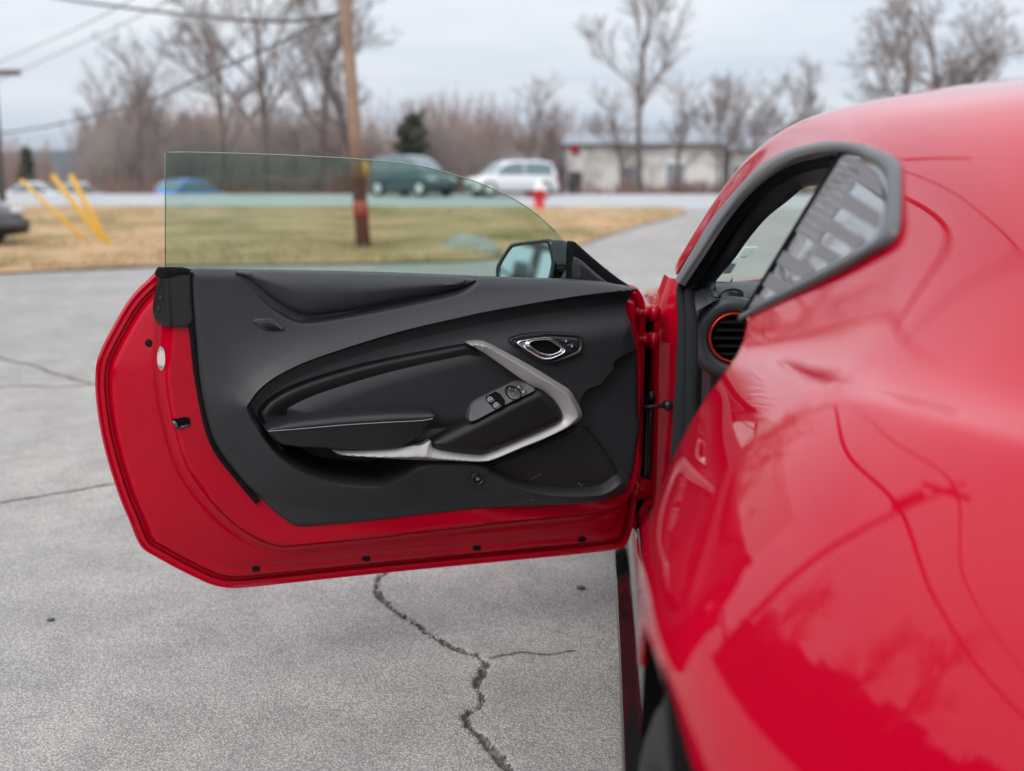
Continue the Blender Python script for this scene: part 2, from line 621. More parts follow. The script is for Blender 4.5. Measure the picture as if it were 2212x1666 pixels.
def fill2d(outline, res, rings=(), feats=()):
    """triangulated interior of a closed 2D outline: verts, faces, boundary count"""
    O = np.asarray(outline, float)
    lo, hi = O.min(0), O.max(0)
    xs = np.arange(lo[0], hi[0], res)
    ys = np.arange(lo[1], hi[1], res * 0.866)
    X, Y = np.meshgrid(xs, ys)
    X[1::2] += res / 2
    G = np.stack([X.ravel(), Y.ravel()], 1)
    d = sdist(G, O)
    lim = (max(rings) if rings else 0) + res * 0.6
    G = G[d > lim]
    extra = []
    for (fp, offs, closed) in feats:
        L = np.linalg.norm(np.diff(fp, axis=0), axis=1).sum()
        fp = resamp(np.concatenate([fp, fp[:1]]) if closed else fp, int(L / (res * 0.9)))
        tn = np.gradient(fp, axis=0)
        tn /= np.maximum(np.linalg.norm(tn, axis=1), 1e-12)[:, None]
        nr_ = np.stack([-tn[:, 1], tn[:, 0]], 1)
        for o_ in offs:
            q = fp + nr_ * o_
            dq = seg_dist(q, fp, False)
            q = q[(dq > abs(o_) * 0.95) & (sdist(q, O) > lim)]
            extra.append(q)
        G = G[seg_dist(G, fp, False) > max(abs(k) for k in offs) + res * 0.5]
    pts = [O, G] + extra
    nx = np.roll(O, -1, 0) - np.roll(O, 1, 0)
    nx = nx / np.maximum(np.linalg.norm(nx, axis=1), 1e-12)[:, None]
    area = 0.5 * np.sum(O[:, 0] * np.roll(O[:, 1], -1) - np.roll(O[:, 0], -1) * O[:, 1])
    nn = np.stack([-nx[:, 1], nx[:, 0]], 1) * (1 if area > 0 else -1)
    for r in rings:
        q = O + nn * r
        dq = sdist(q, O)
        pts.append(q[dq > r * 0.93])
    V = np.concatenate(pts)
    nb = len(O)
    r = delaunay_2d_cdt([Vector(p) for p in V], [], [list(range(nb))], 1, 1e-7)
    V2 = np.array([tuple(v) for v in r[0]])
    return V2, r[2], O


# ------------------------------------------------------------------ the ground
lot = bpy.data.objects.new("placeholder", None)
crack_px = [(838, 1225), (820, 1272), (850, 1312), (902, 1345), (950, 1377), (1000, 1405), (1054, 1425), (1042, 1470),
            (1046, 1520), (1012, 1545), (1022, 1575), (1052, 1602), (1082, 1640), (1108, 1672), (1130, 1720)]
crack_w = np.array([ground_pt(*p)[:2] for p in crack_px])
ck = resamp(catmull(crack_w, 6), 220)
_cs = np.cumsum(rng.normal(0, 0.0040, ck.shape), 0) * 0.5
ck += (_cs - np.linspace(0, 1, 220)[:, None] * _cs[-1]) * 0.55 + rng.normal(0, 0.0026, ck.shape)
cw = 0.0035 + 0.0062 * np.abs(np.sin(np.linspace(0, 9, 220)) * np.sin(np.linspace(1, 23, 220))) + rng.uniform(0, 0.005, 220)
lo, hi = ck.min(0) - 0.07, ck.max(0) + 0.07
nx_, ny_ = int((hi[0] - lo[0]) / 0.0055), int((hi[1] - lo[1]) / 0.0065)
gx, gy = np.linspace(lo[0], hi[0], nx_), np.linspace(lo[1], hi[1], ny_)
GX, GY = np.meshgrid(gx, gy)
Q = np.stack([GX.ravel(), GY.ravel()], 1)
dd = np.full(len(Q), 9.0)
wid = np.full(len(Q), 0.01)
for s in range(0, len(Q), 4000):
    e = np.linalg.norm(Q[s:s + 4000, None] - ck[None], axis=2)
    k = e.argmin(1)
    dd[s:s + 4000] = e.min(1)
    wid[s:s + 4000] = cw[k]
edge = np.minimum.reduce([Q[:, 0] - lo[0], hi[0] - Q[:, 0], Q[:, 1] - lo[1], hi[1] - Q[:, 1]])
zz = -0.018 * (1 - sstep(dd, wid * 0.4, wid * 1.2)) + 0.0004 * np.exp(-((dd - wid * 1.6) / 0.012) ** 2) + rng.normal(0, 0.0012, len(Q)) * np.exp(-dd / 0.04)
zz *= sstep(edge, 0.0, 0.03)
mb = MB()
X0, X1, Y0, Y1 = -70.0, 60.0, -60.0, 16.0
for (a, b, c, d) in ((X0, X1, Y0, lo[1]), (X0, X1, hi[1], Y1), (X0, lo[0], lo[1], hi[1]), (hi[0], X1, lo[1], hi[1])):
    mb.add([(a, c, 0), (b, c, 0), (b, d, 0), (a, d, 0)], [(0, 1, 2, 3)])
mb.grid(np.concatenate([Q, zz[:, None]], 1).reshape(ny_, nx_, 3))
yy = np.linspace(16, 44, 25)
mb.grid(np.array([[(x, y, float(terr(y))) for x in (X0, -20, 0, 20, X1)] for y in yy]))
lot = mb.build("parking_lot", M['asphalt'])
tag(lot, kind='structure')


_t = np.gradient(ck, axis=0)
_t /= np.linalg.norm(_t, axis=1)[:, None]
_n = np.stack([-_t[:, 1], _t[:, 0]], 1)
_w = (cw * rng.uniform(0.75, 1.1, 220))[:, None]
_P = [np.c_[ck + _n * _w * k, np.full(220, z) + rng.normal(0, 0.0022, 220)] for k, z in ((-1, -0.004), (-.4, -0.010), (0, -0.011), (.4, -0.010), (1, -0.004))]
MB().grid(np.stack(_P, 1)).build("crack", M['crack'], lot, smooth=False)


def ribbon(name, px, w, parent, jit=0.006, n=90):
    p = resamp(catmull(np.array([ground_pt(*q)[:2] for q in px]), 6), n)
    sc = np.linspace(0.4, 1, n // 2)
    p = p + np.cumsum(rng.normal(0, jit, p.shape), 0) * 0.35
    t = np.gradient(p, axis=0)
    t /= np.linalg.norm(t, axis=1)[:, None]
    nn = np.stack([-t[:, 1], t[:, 0]], 1)
    ww = w * rng.uniform(0.35, 1.0, n)
    a = p + nn * ww[:, None]
    b = p - nn * ww[:, None]
    z = terr(p[:, 1]) + 0.003
    P = np.stack([np.c_[a, z], np.c_[b, z]], 1)
    o = MB().grid(P).build(name, M['crack'], parent)
    return o


ribbon("crack", [(-60, 1096), (60, 1078), (160, 1062), (255, 1045), (420, 1020)], 0.010, lot)
ribbon("crack", [(-40, 758), (20, 780), (70, 790), (95, 805), (180, 830), (230, 840)], 0.016, lot)
ribbon("crack", [(-60, 842), (60, 833), (150, 836), (230, 828)], 0.014, lot)
ribbon("crack", [(1056, 1424), (1120, 1412), (1180, 1416), (1240, 1408)], 0.004, lot, 0.003)
ribbon("crack", [(1480, 560), (1560, 556), (1700, 553), (1900, 549)], 0.035, lot, 0.02)
ribbon("crack", [(1480, 520), (1600, 524), (1800, 514)], 0.04, lot, 0.02)
ribbon("crack", [(1480, 486), (1600, 482), (1800, 478)], 0.05, lot, 0.02)

base = MB()
ys_ = np.r_[np.linspace(36, 110, 50), 200, 500, 1000, 1620]
base.grid(np.array([[(x, y, float(terr(y)) - 0.03 - 0.5 * float(sstep(y, 45, 60)) * 0.4) for x in (-1700, -400, -120, -40, 0, 40, 120, 400, 1700)] for y in ys_]))
base.add([(-1700, -650, -0.06), (1700, -650, -0.06), (1700, 36, -0.06), (-1700, 36, -0.06)], [(0, 1, 2, 3)])
tag(base.build("ground", M['field']), kind='structure')

rd = MB()
rd.grid(np.array([[(x, y, float(terr(y)) + 0.012) for x in np.linspace(-160, 160, 30)] for y in np.linspace(37.5, 56, 24)]))
tag(rd.build("road", M['road']), kind='structure')

verge_px = [(-220, 604), (-120, 599), (0, 593), (200, 584), (330, 578), (700, 572), (1000, 567), (1150, 552), (1270, 526), (1330, 503), (1400, 484),
            (1455, 470), (1482, 461), (1478, 455), (1440, 451)]
vo = [ground_pt(*p)[:2] for p in verge_px]
vo += [np.array([x, 37.9]) for x in np.linspace(vo[-1][0], -24, 14)[1:]] + [np.array([-23.5, 30.0]), np.array([-15, 20.0])]
vo = resamp(np.array(vo + [vo[0]]), 240)[:-1]
V2, Fv, _ = fill2d(vo, 0.85)
dv = seg_dist(V2, vo)
hz = terr(V2[:, 1]) + 0.03 + 0.05 * sstep(dv, 0, 1.2) + rng.normal(0, 0.03, len(V2)) * sstep(dv, 0.2, 1)
verge = link("grass_verge", np.c_[V2, hz], Fv, M['grass'])
tag(verge, kind='structure')
# loose straw and tufts over the verge, far too many to count
G = np.stack([rng.uniform(-26, 14, 90000), 15 + 23 * rng.uniform(0, 1, 90000) ** 1.5], 1)
G = G[sdist(G, vo) > 0.05][:42000]
n = len(G)
hh = rng.uniform(0.03, 0.10, n)
az = rng.uniform(0, math.pi, n)
wd = rng.uniform(0.006, 0.016, n)
zb = terr(G[:, 1]) + 0.05
ax_ = np.stack([np.cos(az) * wd, np.sin(az) * wd], 1)
ln = rng.normal(0, 0.05, (n, 2))
vs = np.stack([np.c_[G - ax_, zb], np.c_[G + ax_, zb], np.c_[G + ln, zb + hh]], 1).reshape(-1, 3)
tag(link("dry_grass", vs, np.arange(n * 3).reshape(-1, 3), M['straw'], smooth=False), "short dead straw and grass covering the verge", None, None, 'stuff')

for (x, y, r, lab) in ((110, 1341, 0.008, "small dark pebble lying on the asphalt at the lower left"), (1255, 1272, 0.009, "brown pebble on the asphalt beside the side skirt")):
    c = ground_pt(x, y)
    bm = bmesh.new()
    bmesh.ops.create_icosphere(bm, subdivisions=2, radius=r)
    for v in bm.verts:
        v.co = Vector((v.co.x * 1.5, v.co.y, v.co.z * .7)) * random.uniform(.85, 1.15) + Vector((c[0], c[1], r * .5))
    me = bpy.data.meshes.new("pebble")
    bm.to_mesh(me)
    bm.free()
    me.materials.append(M['bdark'] if x < 500 else M['crack'])
    po = bpy.data.objects.new("pebble", me)
    COL.objects.link(po)
    tag(po, lab, "pebble")
# far wooded ridge behind everything
hl = MB()
xs_ = np.linspace(-1400, 1400, 90)
prof = 60 + 26 * np.sin(xs_ / 240 + 4.15) + 12 * np.sin(xs_ / 90) + rng.normal(0, 1.2, 90)
rows = [[(x, 1250, -2) for x in xs_], [(x, 1300, p * .27) for x, p in zip(xs_, prof)], [(x, 1370, p * .48) for x, p in zip(xs_, prof)], [(x, 1560, -2) for x in xs_]]
tag(hl.grid(np.array(rows)).build("hill", M['hill']), kind='structure')

# ------------------------------------------------------------------ THE RED CAR
car = empty("red_coupe", (1.0, 1.9, 0.0), "glossy red two door coupe with its driver door swung wide open, filling the foreground", "car")


# ---- body surface: spline sections along the length
ST = {
    0.0: [(.14, .30), (.11, .36), (.09, .42), (.07, .50), (.075, .58), (.095, .73), (.145, .92), (.212, 1.044), (.223, 1.050), (.282, 1.056), (.42, 1.075), (.50, 1.08), (.58, 1.085), (.65, 1.085), (.72, 1.09), (.80, 1.09), (1.0, 1.095)],
    0.3: [(.13, .27), (.10, .34), (.08, .42), (.060, .52), (.065, .60), (.090, .75), (.142, .925), (.207, 1.043), (.218, 1.050), (.278, 1.059), (.42, 1.085), (.51, 1.094), (.56, 1.10), (.61, 1.105), (.66, 1.108), (.76, 1.112), (1.0, 1.115)],
    0.6: [(.125, .24), (.095, .32), (.075, .44), (.060, .61), (.063, .69), (.091, .79), (.145, .93), (.209, 1.034), (.219, 1.040), (.274, 1.051), (.355, 1.090), (.40, 1.115), (.45, 1.143), (.51, 1.165), (.58, 1.178), (.72, 1.188), (1.0, 1.193)],
    0.9: [(.12, .22), (.092, .30), (.070, .45), (.0575, .69), (.060, .765), (.094, .835), (.148, .934), (.211, 1.016), (.221, 1.022), (.272, 1.034), (.335, 1.092), (.365, 1.140), (.40, 1.190), (.45, 1.230), (.54, 1.258), (.68, 1.268), (1.0, 1.272)],
    1.2: [(.12, .22), (.09, .29), (.068, .43), (.0565, .73), (.059, .800), (.096, .850), (.150, .938), (.213, .997), (.224, 1.003), (.268, 1.016), (.316, 1.095), (.345, 1.160), (.374, 1.218), (.420, 1.265), (.50, 1.300), (.65, 1.318), (1.0, 1.325)],
    1.45: [(.12, .22), (.088, .28), (.063, .41), (.055, .57), (.060, .70), (.090, .785), (.135, .885), (.202, .965), (.214, .972), (.249, 1.002), (.292, 1.090), (.326, 1.165), (.362, 1.238), (.410, 1.284), (.49, 1.315), (.65, 1.338), (1.0, 1.347)],
    1.75: [(.13, .22), (.095, .28), (.072, .40), (.063, .55), (.066, .66), (.088, .75), (.132, .865), (.178, .928), (.198, .950), (.210, .970), (.220, 1.005), (.282, 1.130), (.343, 1.253), (.385, 1.300), (.455, 1.328), (.64, 1.352), (1.0, 1.362)],
    2.1: [(.13, .22), (.095, .28), (.075, .40), (.066, .55), (.070, .66), (.092, .75), (.135, .86), (.175, .915), (.195, .937), (.207, .955), (.215, .985), (.275, 1.115), (.344, 1.254), (.368, 1.306), (.420, 1.330), (.62, 1.345), (1.0, 1.355)],
    2.45: [(.13, .22), (.095, .28), (.075, .40), (.066, .55), (.070, .66), (.092, .75), (.135, .85), (.172, .905), (.192, .925), (.203, .942), (.212, .968), (.265, 1.085), (.325, 1.220), (.332, 1.274), (.366, 1.298), (.60, 1.270), (1.0, 1.262)],
    2.75: [(.13, .22), (.095, .28), (.075, .40), (.066, .55), (.070, .66), (.092, .75), (.135, .845), (.170, .895), (.190, .915), (.20, .930), (.210, .95), (.24, 1.02), (.271, 1.112), (.272, 1.165), (.303, 1.188), (.56, 1.13), (1.0, 1.12)],
    2.99: [(.13, .22), (.095, .28), (.075, .40), (.066, .55), (.070, .66), (.092, .75), (.135, .84), (.17, .885), (.188, .905), (.196, .915), (.20, .925), (.203, .935), (.204, .958), (.200, .998), (.228, 1.016), (.5, .99), (1.0, .985)],
}
SY = np.array(sorted(ST))
SC = np.array([ST[y] for y in SY], float)           # stations x 17 x 2
_k = SY <= 1.8                                      # fair the rear quarter along its length
for _i in range(3, 10):
    for _c in range(2):
        _f = np.polyfit(SY[_k], SC[_k, _i, _c], 3)
        SC[_k, _i, _c] = np.polyval(_f, SY[_k])
_k2 = (SY <= 2.2) & (SY > 0.2)
for _i in range(10, 14):                            # and the pillar above it
    for _c in range(2):
        _f = np.polyfit(SY[_k2], SC[_k2, _i, _c], 4)
        SC[_k2, _i, _c] = np.polyval(_f, SY[_k2])
_tp = np.array([1] * 10 + [.62, .38, .25, .15, .1, .05, 0])   # the tail tapers in plan towards the rear corner


def taper(Y):
    return 0.42 * np.maximum(1.18 - np.asarray(Y), 0) ** 2


def nat_spline(x, y, q):
    n = len(x)
    h = np.diff(x)
    A = np.zeros((n, n))
    r = np.zeros((n,) + y.shape[1:])
    A[0, 0] = A[-1, -1] = 1
    for i in range(1, n - 1):
        A[i, i - 1], A[i, i], A[i, i + 1] = h[i - 1], 2 * (h[i - 1] + h[i]), h[i]
        r[i] = 3 * ((y[i + 1] - y[i]) / h[i] - (y[i] - y[i - 1]) / h[i - 1])
    c = np.linalg.solve(A, r.reshape(n, -1)).reshape(r.shape)
    i = np.clip(np.searchsorted(x, q) - 1, 0, n - 2)
    hb = h[i].reshape((-1,) + (1,) * (y.ndim - 1))
    d = (q - x[i]).reshape(hb.shape)
    b = (y[i + 1] - y[i]) / hb - hb * (2 * c[i] + c[i + 1]) / 3
    return y[i] + b * d + c[i] * d ** 2 + (c[i + 1] - c[i]) / (3 * hb) * d ** 3


def body(Yq, tq):
    """points of the body side at length Yq and section parameter tq (0..16), arrays of equal shape"""
    sh = np.shape(Yq)
    Yq, tq = np.ravel(Yq), np.ravel(tq)
    C = nat_spline(SY, SC, Yq)
    C[..., 0] += taper(Yq)[:, None] * _tp[None]
    C = np.concatenate([2 * C[:, :1] - C[:, 1:2], C, 2 * C[:, -1:] - C[:, -2:-1]], 1)
    i = np.clip(np.floor(tq).astype(int), 0, 15)
    f = (tq - i)[:, None]
    ar = np.arange(len(Yq))
    w = [(1 - f) ** 3 / 6, (3 * f ** 3 - 6 * f ** 2 + 4) / 6, (-3 * f ** 3 + 3 * f ** 2 + 3 * f + 1) / 6, f ** 3 / 6]
    p = sum(w[k] * C[ar, i + k] for k in range(4))
    return np.stack([p[:, 0], Yq, p[:, 1]], 1).reshape(sh + (3,))


tfront_t = [0, 2, 3, 4, 5, 6, 7, 8, 9, 10, 16]
tfront_y = [1.36, 1.36, 1.40, 1.47, 1.545, 1.59, 1.62, 1.65, 1.69, 1.74, 1.74]
rows_t = np.concatenate([np.linspace(0, 3, 14)[:-1], np.linspace(3, 10, 75)[:-1], np.linspace(10, 16, 48)])
k12 = int(np.argmin(np.abs(rows_t - 12.0)))
NY, NE = 170, 70
yf = np.interp(rows_t, tfront_t, tfront_y)
yf = np.convolve(np.pad(yf, 6, mode='edge'), np.ones(13) / 13, 'valid')
s_ = np.linspace(0, 1, NY + 1)
YG = 0.0 + yf[:, None] * s_[None]
TG = np.repeat(rows_t[:, None], NY + 1, 1)
PG = body(YG, TG)
ext = np.linspace(yf[-1], 2.99, NE + 1)[1:]
header = np.where(rows_t < 14.0, 2.99, 2.14)         # roof skin stops at the windscreen header
PE = []
for k in range(k12, len(rows_t)):
    ye = np.linspace(YG[k, -1], header[k] if rows_t[k] >= 14.2 else 2.99, NE + 1)[1:]
    PE.append(body(ye, np.full(NE, rows_t[k])))
PE = np.array(PE)

# window hole
O_px = [(1462, 606), (1500, 540), (1540, 475), (1590, 410), (1640, 362), (1700, 328), (1760, 312), (1800, 307), (1850, 310), (1900, 325), (1930, 340),
        (1942, 358), (1943, 400), (1942, 450), (1938, 490), (1920, 522), (1880, 547), (1800, 592), (1700, 642), (1596, 692)]
I_px = [(1469, 613), (1509, 552), (1551, 487), (1599, 425), (1647, 380), (1703, 347), (1760, 332), (1800, 328), (1845, 333), (1880, 350), (1903, 368),
        (1914, 388), (1916, 410), (1913, 450), (1905, 490), (1890, 515), (1860, 540), (1785, 580), (1690, 630), (1604, 678)]
Oc, Ic = catmull(O_px, 6), catmull(I_px, 6)
O3 = np.array([glass_side(*p) for p in Oc])
I3 = np.array([glass_side(*p) for p in Ic])
hole = np.array([glass_side(*p) for p in (0.6 * Oc + 0.4 * Ic)])[:, 1:]
hole = np.concatenate([hole, [[2.2, 0.80], [3.3, 0.80]]])
WY, WZ, WR = 1.09, 0.36, 0.378


def near_on(P, poly):
    A, B = poly, np.roll(poly, -1, 0)
    AB = B - A
    d = P[:, None] - A[None]
    t = np.clip((d * AB[None]).sum(2) / np.maximum((AB ** 2).sum(1), 1e-12), 0, 1)
    q = A[None] + t[..., None] * AB[None]
    k = ((q - P[:, None]) ** 2).sum(2).argmin(1)
    return q[np.arange(len(P)), k]


nr = len(rows_t)
verts = PG.reshape(-1, 3)
faces = []
for i in range(nr - 1):
    for j in range(NY):
        a = i * (NY + 1) + j
        faces.append((a, a + 1, a + NY + 2, a + NY + 1))
off = len(verts)
ne = len(PE)
verts = np.concatenate([verts, PE.reshape(-1, 3)])
for i in range(ne - 1):
    for j in range(-1, NE - 1):
        f = []
        for (ii, jj) in ((i, j), (i, j + 1), (i + 1, j + 1), (i + 1, j)):
            f.append((k12 + ii) * (NY + 1) + NY if jj < 0 else off + ii * NE + jj)
        faces.append(tuple(f))
YZ = verts[:, 1:]
side = verts[:, 0] < 0.42
in_h = inside(YZ, hole) & side & (verts[:, 1] < 1.80)
dist_w = np.hypot(YZ[:, 0] - WY, YZ[:, 1] - WZ)
in_w = (dist_w < WR) & (verts[:, 0] < 0.35)
bad = in_h | in_w
faces = np.array(faces)
keep = ~(bad[faces].sum(1) == 4)
keep &= ~((bad[faces].sum(1) >= 3))
faces = faces[keep]
used = np.zeros(len(verts), bool)
used[faces.ravel()] = True
sn = used & in_h
verts[sn, 1:] = near_on(verts[sn, 1:], hole)
sn = used & in_w
rr = (verts[sn, 1:] - [WY, WZ])
verts[sn, 1:] = [WY, WZ] + rr / np.linalg.norm(rr, axis=1)[:, None] * WR
idx = -np.ones(len(verts), int)
idx[used] = np.arange(used.sum())
faces = idx[faces]
verts = verts[used]
mir = verts.copy()
mir[:, 0] = 2.0 - mir[:, 0]
nv = len(verts)
allv = np.concatenate([verts, mir])
allf = [tuple(f) for f in faces] + [tuple(f[::-1] + nv) for f in faces]
bodyo = link("body", allv, allf, M['paint'], car)
bm = bmesh.new()
bm.from_mesh(bodyo.data)
bmesh.ops.remove_doubles(bm, verts=bm.verts, dist=0.0004)
# make the flank face outwards
bm.faces.ensure_lookup_table()
bmesh.ops.recalc_face_normals(bm, faces=bm.faces)
tf = min(bm.faces, key=lambda f: (f.calc_center_median() + Vector((1.0, 1.9, 0)) - Vector((0.1, 0.9, 0.89))).length)
if tf.normal.x > 0:
    bmesh.ops.reverse_faces(bm, faces=bm.faces)
bm.to_mesh(bodyo.data)
bm.free()
so = bodyo.modifiers.new("thick", 'SOLIDIFY')
so.thickness = 0.012
so.offset = -1

# rear end cap, floor and dark wheel house
tail = body(np.full(nr, 0.0), rows_t)
cap = MB()
tl = np.concatenate([tail, (tail * [-1, 1, 1] + [2.0, 0, 0])[::-1]])
cc = tl.mean(0) - [0, 0.06, 0]
cap.add(list(tl) + [cc], [(i, (i + 1) % len(tl), len(tl)) for i in range(len(tl))])
cap.build("rear_bumper", M['paint'], car)
fl = MB()
fl.box((1.0, 2.5, 0.235), (1.50, 3.8, 0.02))
fl.build("floor_pan", M['carpet'], car)
wh = MB()
wh.lathe([(WR + 0.012, 0.0), (WR + 0.02, 0.30), (0.05, 0.31)], (0.068, WY, WZ), (1, 0, 0), 48)
wh.build("wheel_arch_liner", M['dark'], car)

# rear wheel
def wheel(parent, c, r=0.337, w=0.27, yaw=0.0):
    def turn(b):
        k, q = math.cos(yaw), math.sin(yaw)
        b.v = [(c[0] + (x - c[0]) * k - (y - c[1]) * q, c[1] + (x - c[0]) * q + (y - c[1]) * k, z) for x, y, z in b.v]

    wo = MB()
    hw = w / 2
    wo.lathe([(r * 0.70, -hw + 0.02), (r * 0.75, -hw + 0.004), (r * 0.86, -hw), (r * 0.94, -hw + 0.012), (r * 0.985, -hw + 0.03), (r, -hw + 0.055),
              (r, hw - 0.055), (r * 0.985, hw - 0.03), (r * 0.94, hw - 0.012), (r * 0.8, hw), (r * 0.70, hw - 0.02)], c, (1, 0, 0), 72)
    turn(wo)
    t = wo.build("wheel", M['tyre'], parent)
    rm = MB()
    rm.lathe([(r * 0.71, -hw + 0.02), (r * 0.69, -hw + 0.012), (r * 0.66, -hw + 0.03), (r * 0.62, hw - 0.03)], c, (1, 0, 0), 60)
    for k in range(5):
        th = 2 * math.pi * k / 5 + 0.3
        for da in (-0.16, 0.16):
            p0 = (c[0] - hw + 0.05, c[1] + math.cos(th) * 0.05, c[2] + math.sin(th) * 0.05)
            p1 = (c[0] - hw + 0.03, c[1] + math.cos(th + da) * r * 0.67, c[2] + math.sin(th + da) * r * 0.67)
            rm.tube([p0, p1], [0.02, 0.013], 6)
    rm.lathe([(0.0, -hw + 0.035), (0.06, -hw + 0.04), (0.065, -hw + 0.08)], c, (1, 0, 0), 24)
    turn(rm)
    rm.build("rim", M['rim'], t)
    tr = MB()
    for k in range(60):                        # tread blocks
        th = 2 * math.pi * k / 60
        rot = Matrix.Rotation(th, 3, 'X')
        for q, sh in ((-0.085, 0.0), (-0.03, 0.5), (0.03, 0.0), (0.085, 0.5)):
            rot2 = Matrix.Rotation(th + sh * 2 * math.pi / 60, 3, 'X')
            p = rot2 @ Vector((0, r + 0.002, 0))
            tr.box((c[0] + q, c[1] + p.y, c[2] + p.z), (0.046, 0.010, 0.030), rot2)
    turn(tr)
    tr.build("tread", M['tyre'], t, smooth=False)
    return t


wheel(car, (0.212, WY, 0.337), yaw=0.07)
wheel(car, (1.80, WY, 0.337))
wheel(car, (0.215, 3.78, 0.362))
wheel(car, (1.785, 3.78, 0.362))

# window surround trim: lofted between the two traced edges
nO = len(O3)
nrm_out = np.array([-0.89, -0.05, 0.45])
nrm_out /= np.linalg.norm(nrm_out)
prof = [(-0.05, -0.002), (0.0, 0.0035), (0.10, 0.0058), (0.5, 0.0062), (0.85, 0.004), (0.98, 0.0005), (1.03, -0.012)]
P = np.array([[O3[i] * (1 - a) + I3[i] * a + nrm_out * h * min(1.0, np.linalg.norm(O3[i] - I3[i]) / 0.022) for (a, h) in prof] for i in range(nO)])
ts = MB().grid(P)
ts.build("window_surround", M['windowtrim'], car)
# quarter window pane with its black border
front_top, front_bot = (1817, 333), (1610, 674)
q_px = [(1610, 674), (1817, 333), (1845, 335), (1880, 352), (1903, 370), (1914, 390), (1917, 410), (1914, 450), (1906, 490), (1890, 517), (1860, 542), (1785, 582), (1690, 632)]
q3 = np.array([glass_side(*p, 0.0066) for p in q_px])
qb = MB().add(q3, [tuple(range(len(q3)))])
qg = qb.build("quarter_window", M['quarter_glass'], car, smooth=False)


def z6(a, b):                                  # measuring grid of the window close-up
    return (a * 0.2766 + 1463.8, b * 0.2766 + 271.1)


def clip_half(poly, fn):
    out = []
    for i in range(len(poly)):
        a, b = poly[i], poly[(i + 1) % len(poly)]
        fa, fb = fn(a), fn(b)
        if fa >= 0:
            out.append(a)
        if (fa >= 0) != (fb >= 0):
            t = fa / (fa - fb)
            out.append((a[0] + (b[0] - a[0]) * t, a[1] + (b[1] - a[1]) * t))
    return out


def cc_(p):                                    # stripe coordinate
    a, b = (p[0] - 1463.8) / 0.2766, (p[1] - 271.1) / 0.2766
    return b - 0.62 * a


def uu_(p):                                    # distance behind the pane's front edge, in close-up pixels
    ex, ey = front_top[0] - front_bot[0], front_top[1] - front_bot[1]
    l = math.hypot(ex, ey)
    return ((p[0] - front_bot[0]) * (-ey) + (p[1] - front_bot[1]) * ex) / l / 0.2766


qi_px = [(1614, 668), (1818, 337), (1844, 340), (1877, 357), (1897, 374), (1905, 392), (1908, 411), (1904, 449), (1896, 487), (1881, 511), (1853, 535), (1780, 576), (1688, 626)]
gaps = [(-425, -300), (-150, -15), (110, 225), (350, 460), (592, 700), (835, 940)]
edges = [-900] + [e for g in gaps for e in g] + [1500]
union_u, union_c = 205, 255


def face_px(poly, off, mb):
    if len(poly) < 3:
        return
    v = [glass_side(*p, off) for p in poly]
    mb.add(v, [tuple(range(len(v)))])


for k in range(0, len(edges), 2):
    c0, c1 = edges[k], edges[k + 1]
    poly = clip_half(clip_half(list(qi_px), lambda p: cc_(p) - c0), lambda p: c1 - cc_(p))
    poly = clip_half(poly, lambda p: (uu_(p) - union_u) if c0 < union_c else 1.0) if c0 < union_c else poly
    if len(poly) > 2:
        st = MB()
        face_px(poly, 0.006, st)
        st.build("flag_stripe", M['decal'], qg, smooth=False)
un = MB()
poly = clip_half(clip_half(list(qi_px), lambda p: union_u - uu_(p)), lambda p: union_c - cc_(p))
face_px(poly, 0.006, un)
un.build("flag_canton", M['decal'], qg, smooth=False)
star = MB()
for r_i in range(9):
    for c_i in range(6 if r_i % 2 == 0 else 5):
        cval = -545 + r_i * 88 + 40
        a0 = 30 + c_i * 31 + (15 if r_i % 2 else 0)
        # position: along stripe direction from the front edge
        ex, ey = front_top[0] - front_bot[0], front_top[1] - front_bot[1]
        # solve point with given cc and uu
        A = np.array([[-0.62 / 0.2766, 1 / 0.2766], [-ey / math.hypot(ex, ey) / 0.2766, ex / math.hypot(ex, ey) / 0.2766]])
        b0 = np.array([cval - (-271.1 / 0.2766 + 0.62 * 1463.8 / 0.2766), a0 + (front_bot[0] * (-ey) + front_bot[1] * ex) / math.hypot(ex, ey) / 0.2766])
        x, y = np.linalg.solve(A, b0)
        if inside(np.array([[x, y]]), np.array(qi_px))[0]:
            pts5 = []
            for q in range(10):
                rr_ = (4.4 if q % 2 == 0 else 2.9)
                th = q * math.pi / 5
                pts5.append((x + rr_ * 0.68 * math.cos(th), y + rr_ * math.sin(th)))
            face_px(pts5, 0.0056, star)
star.build("flag_star", M['quarter_glass'], qg, smooth=False)
# bright rubber edge of the fixed pane
sl = MB()
sl.tube([glass_side(front_bot[0] - 2, front_bot[1] + 3, 0.006), glass_side(front_top[0], front_top[1] - 1, 0.006)], 0.0045, 8)
sl.build("pane_seal", M['rubber'], car)

# windscreen
NW = 26
s_w = np.linspace(0, 1, NW)
edge_c = body(np.interp(s_w, [0, 1], [2.97, 2.14]), np.full(NW, 14.1))
ctr = np.stack([np.full(NW, 1.0), np.interp(s_w, [0, 1], [3.30, 2.14]), np.interp(s_w, [0, 0.35, 0.7, 1], [0.985, 1.13, 1.255, 1.350])], 1)
W = []
for k in range(NW):
    row = []
    for p in np.linspace(0, 2, 25):
        q = p if p <= 1 else 2 - p
        f = math.sin(q * math.pi / 2)
        pt = edge_c[k] * (1 - f) + ctr[k] * f
        x = edge_c[k][0] + (1.0 - edge_c[k][0]) * q
        row.append((x if p <= 1 else 2 - x, pt[1], pt[2]))
    W.append(row)
W = np.array(W)
W = np.concatenate([W[:1] + np.array([0, 0.14, -0.12]), W])
wsg = MB().grid(W).build("windscreen", M['screen_glass'], car)
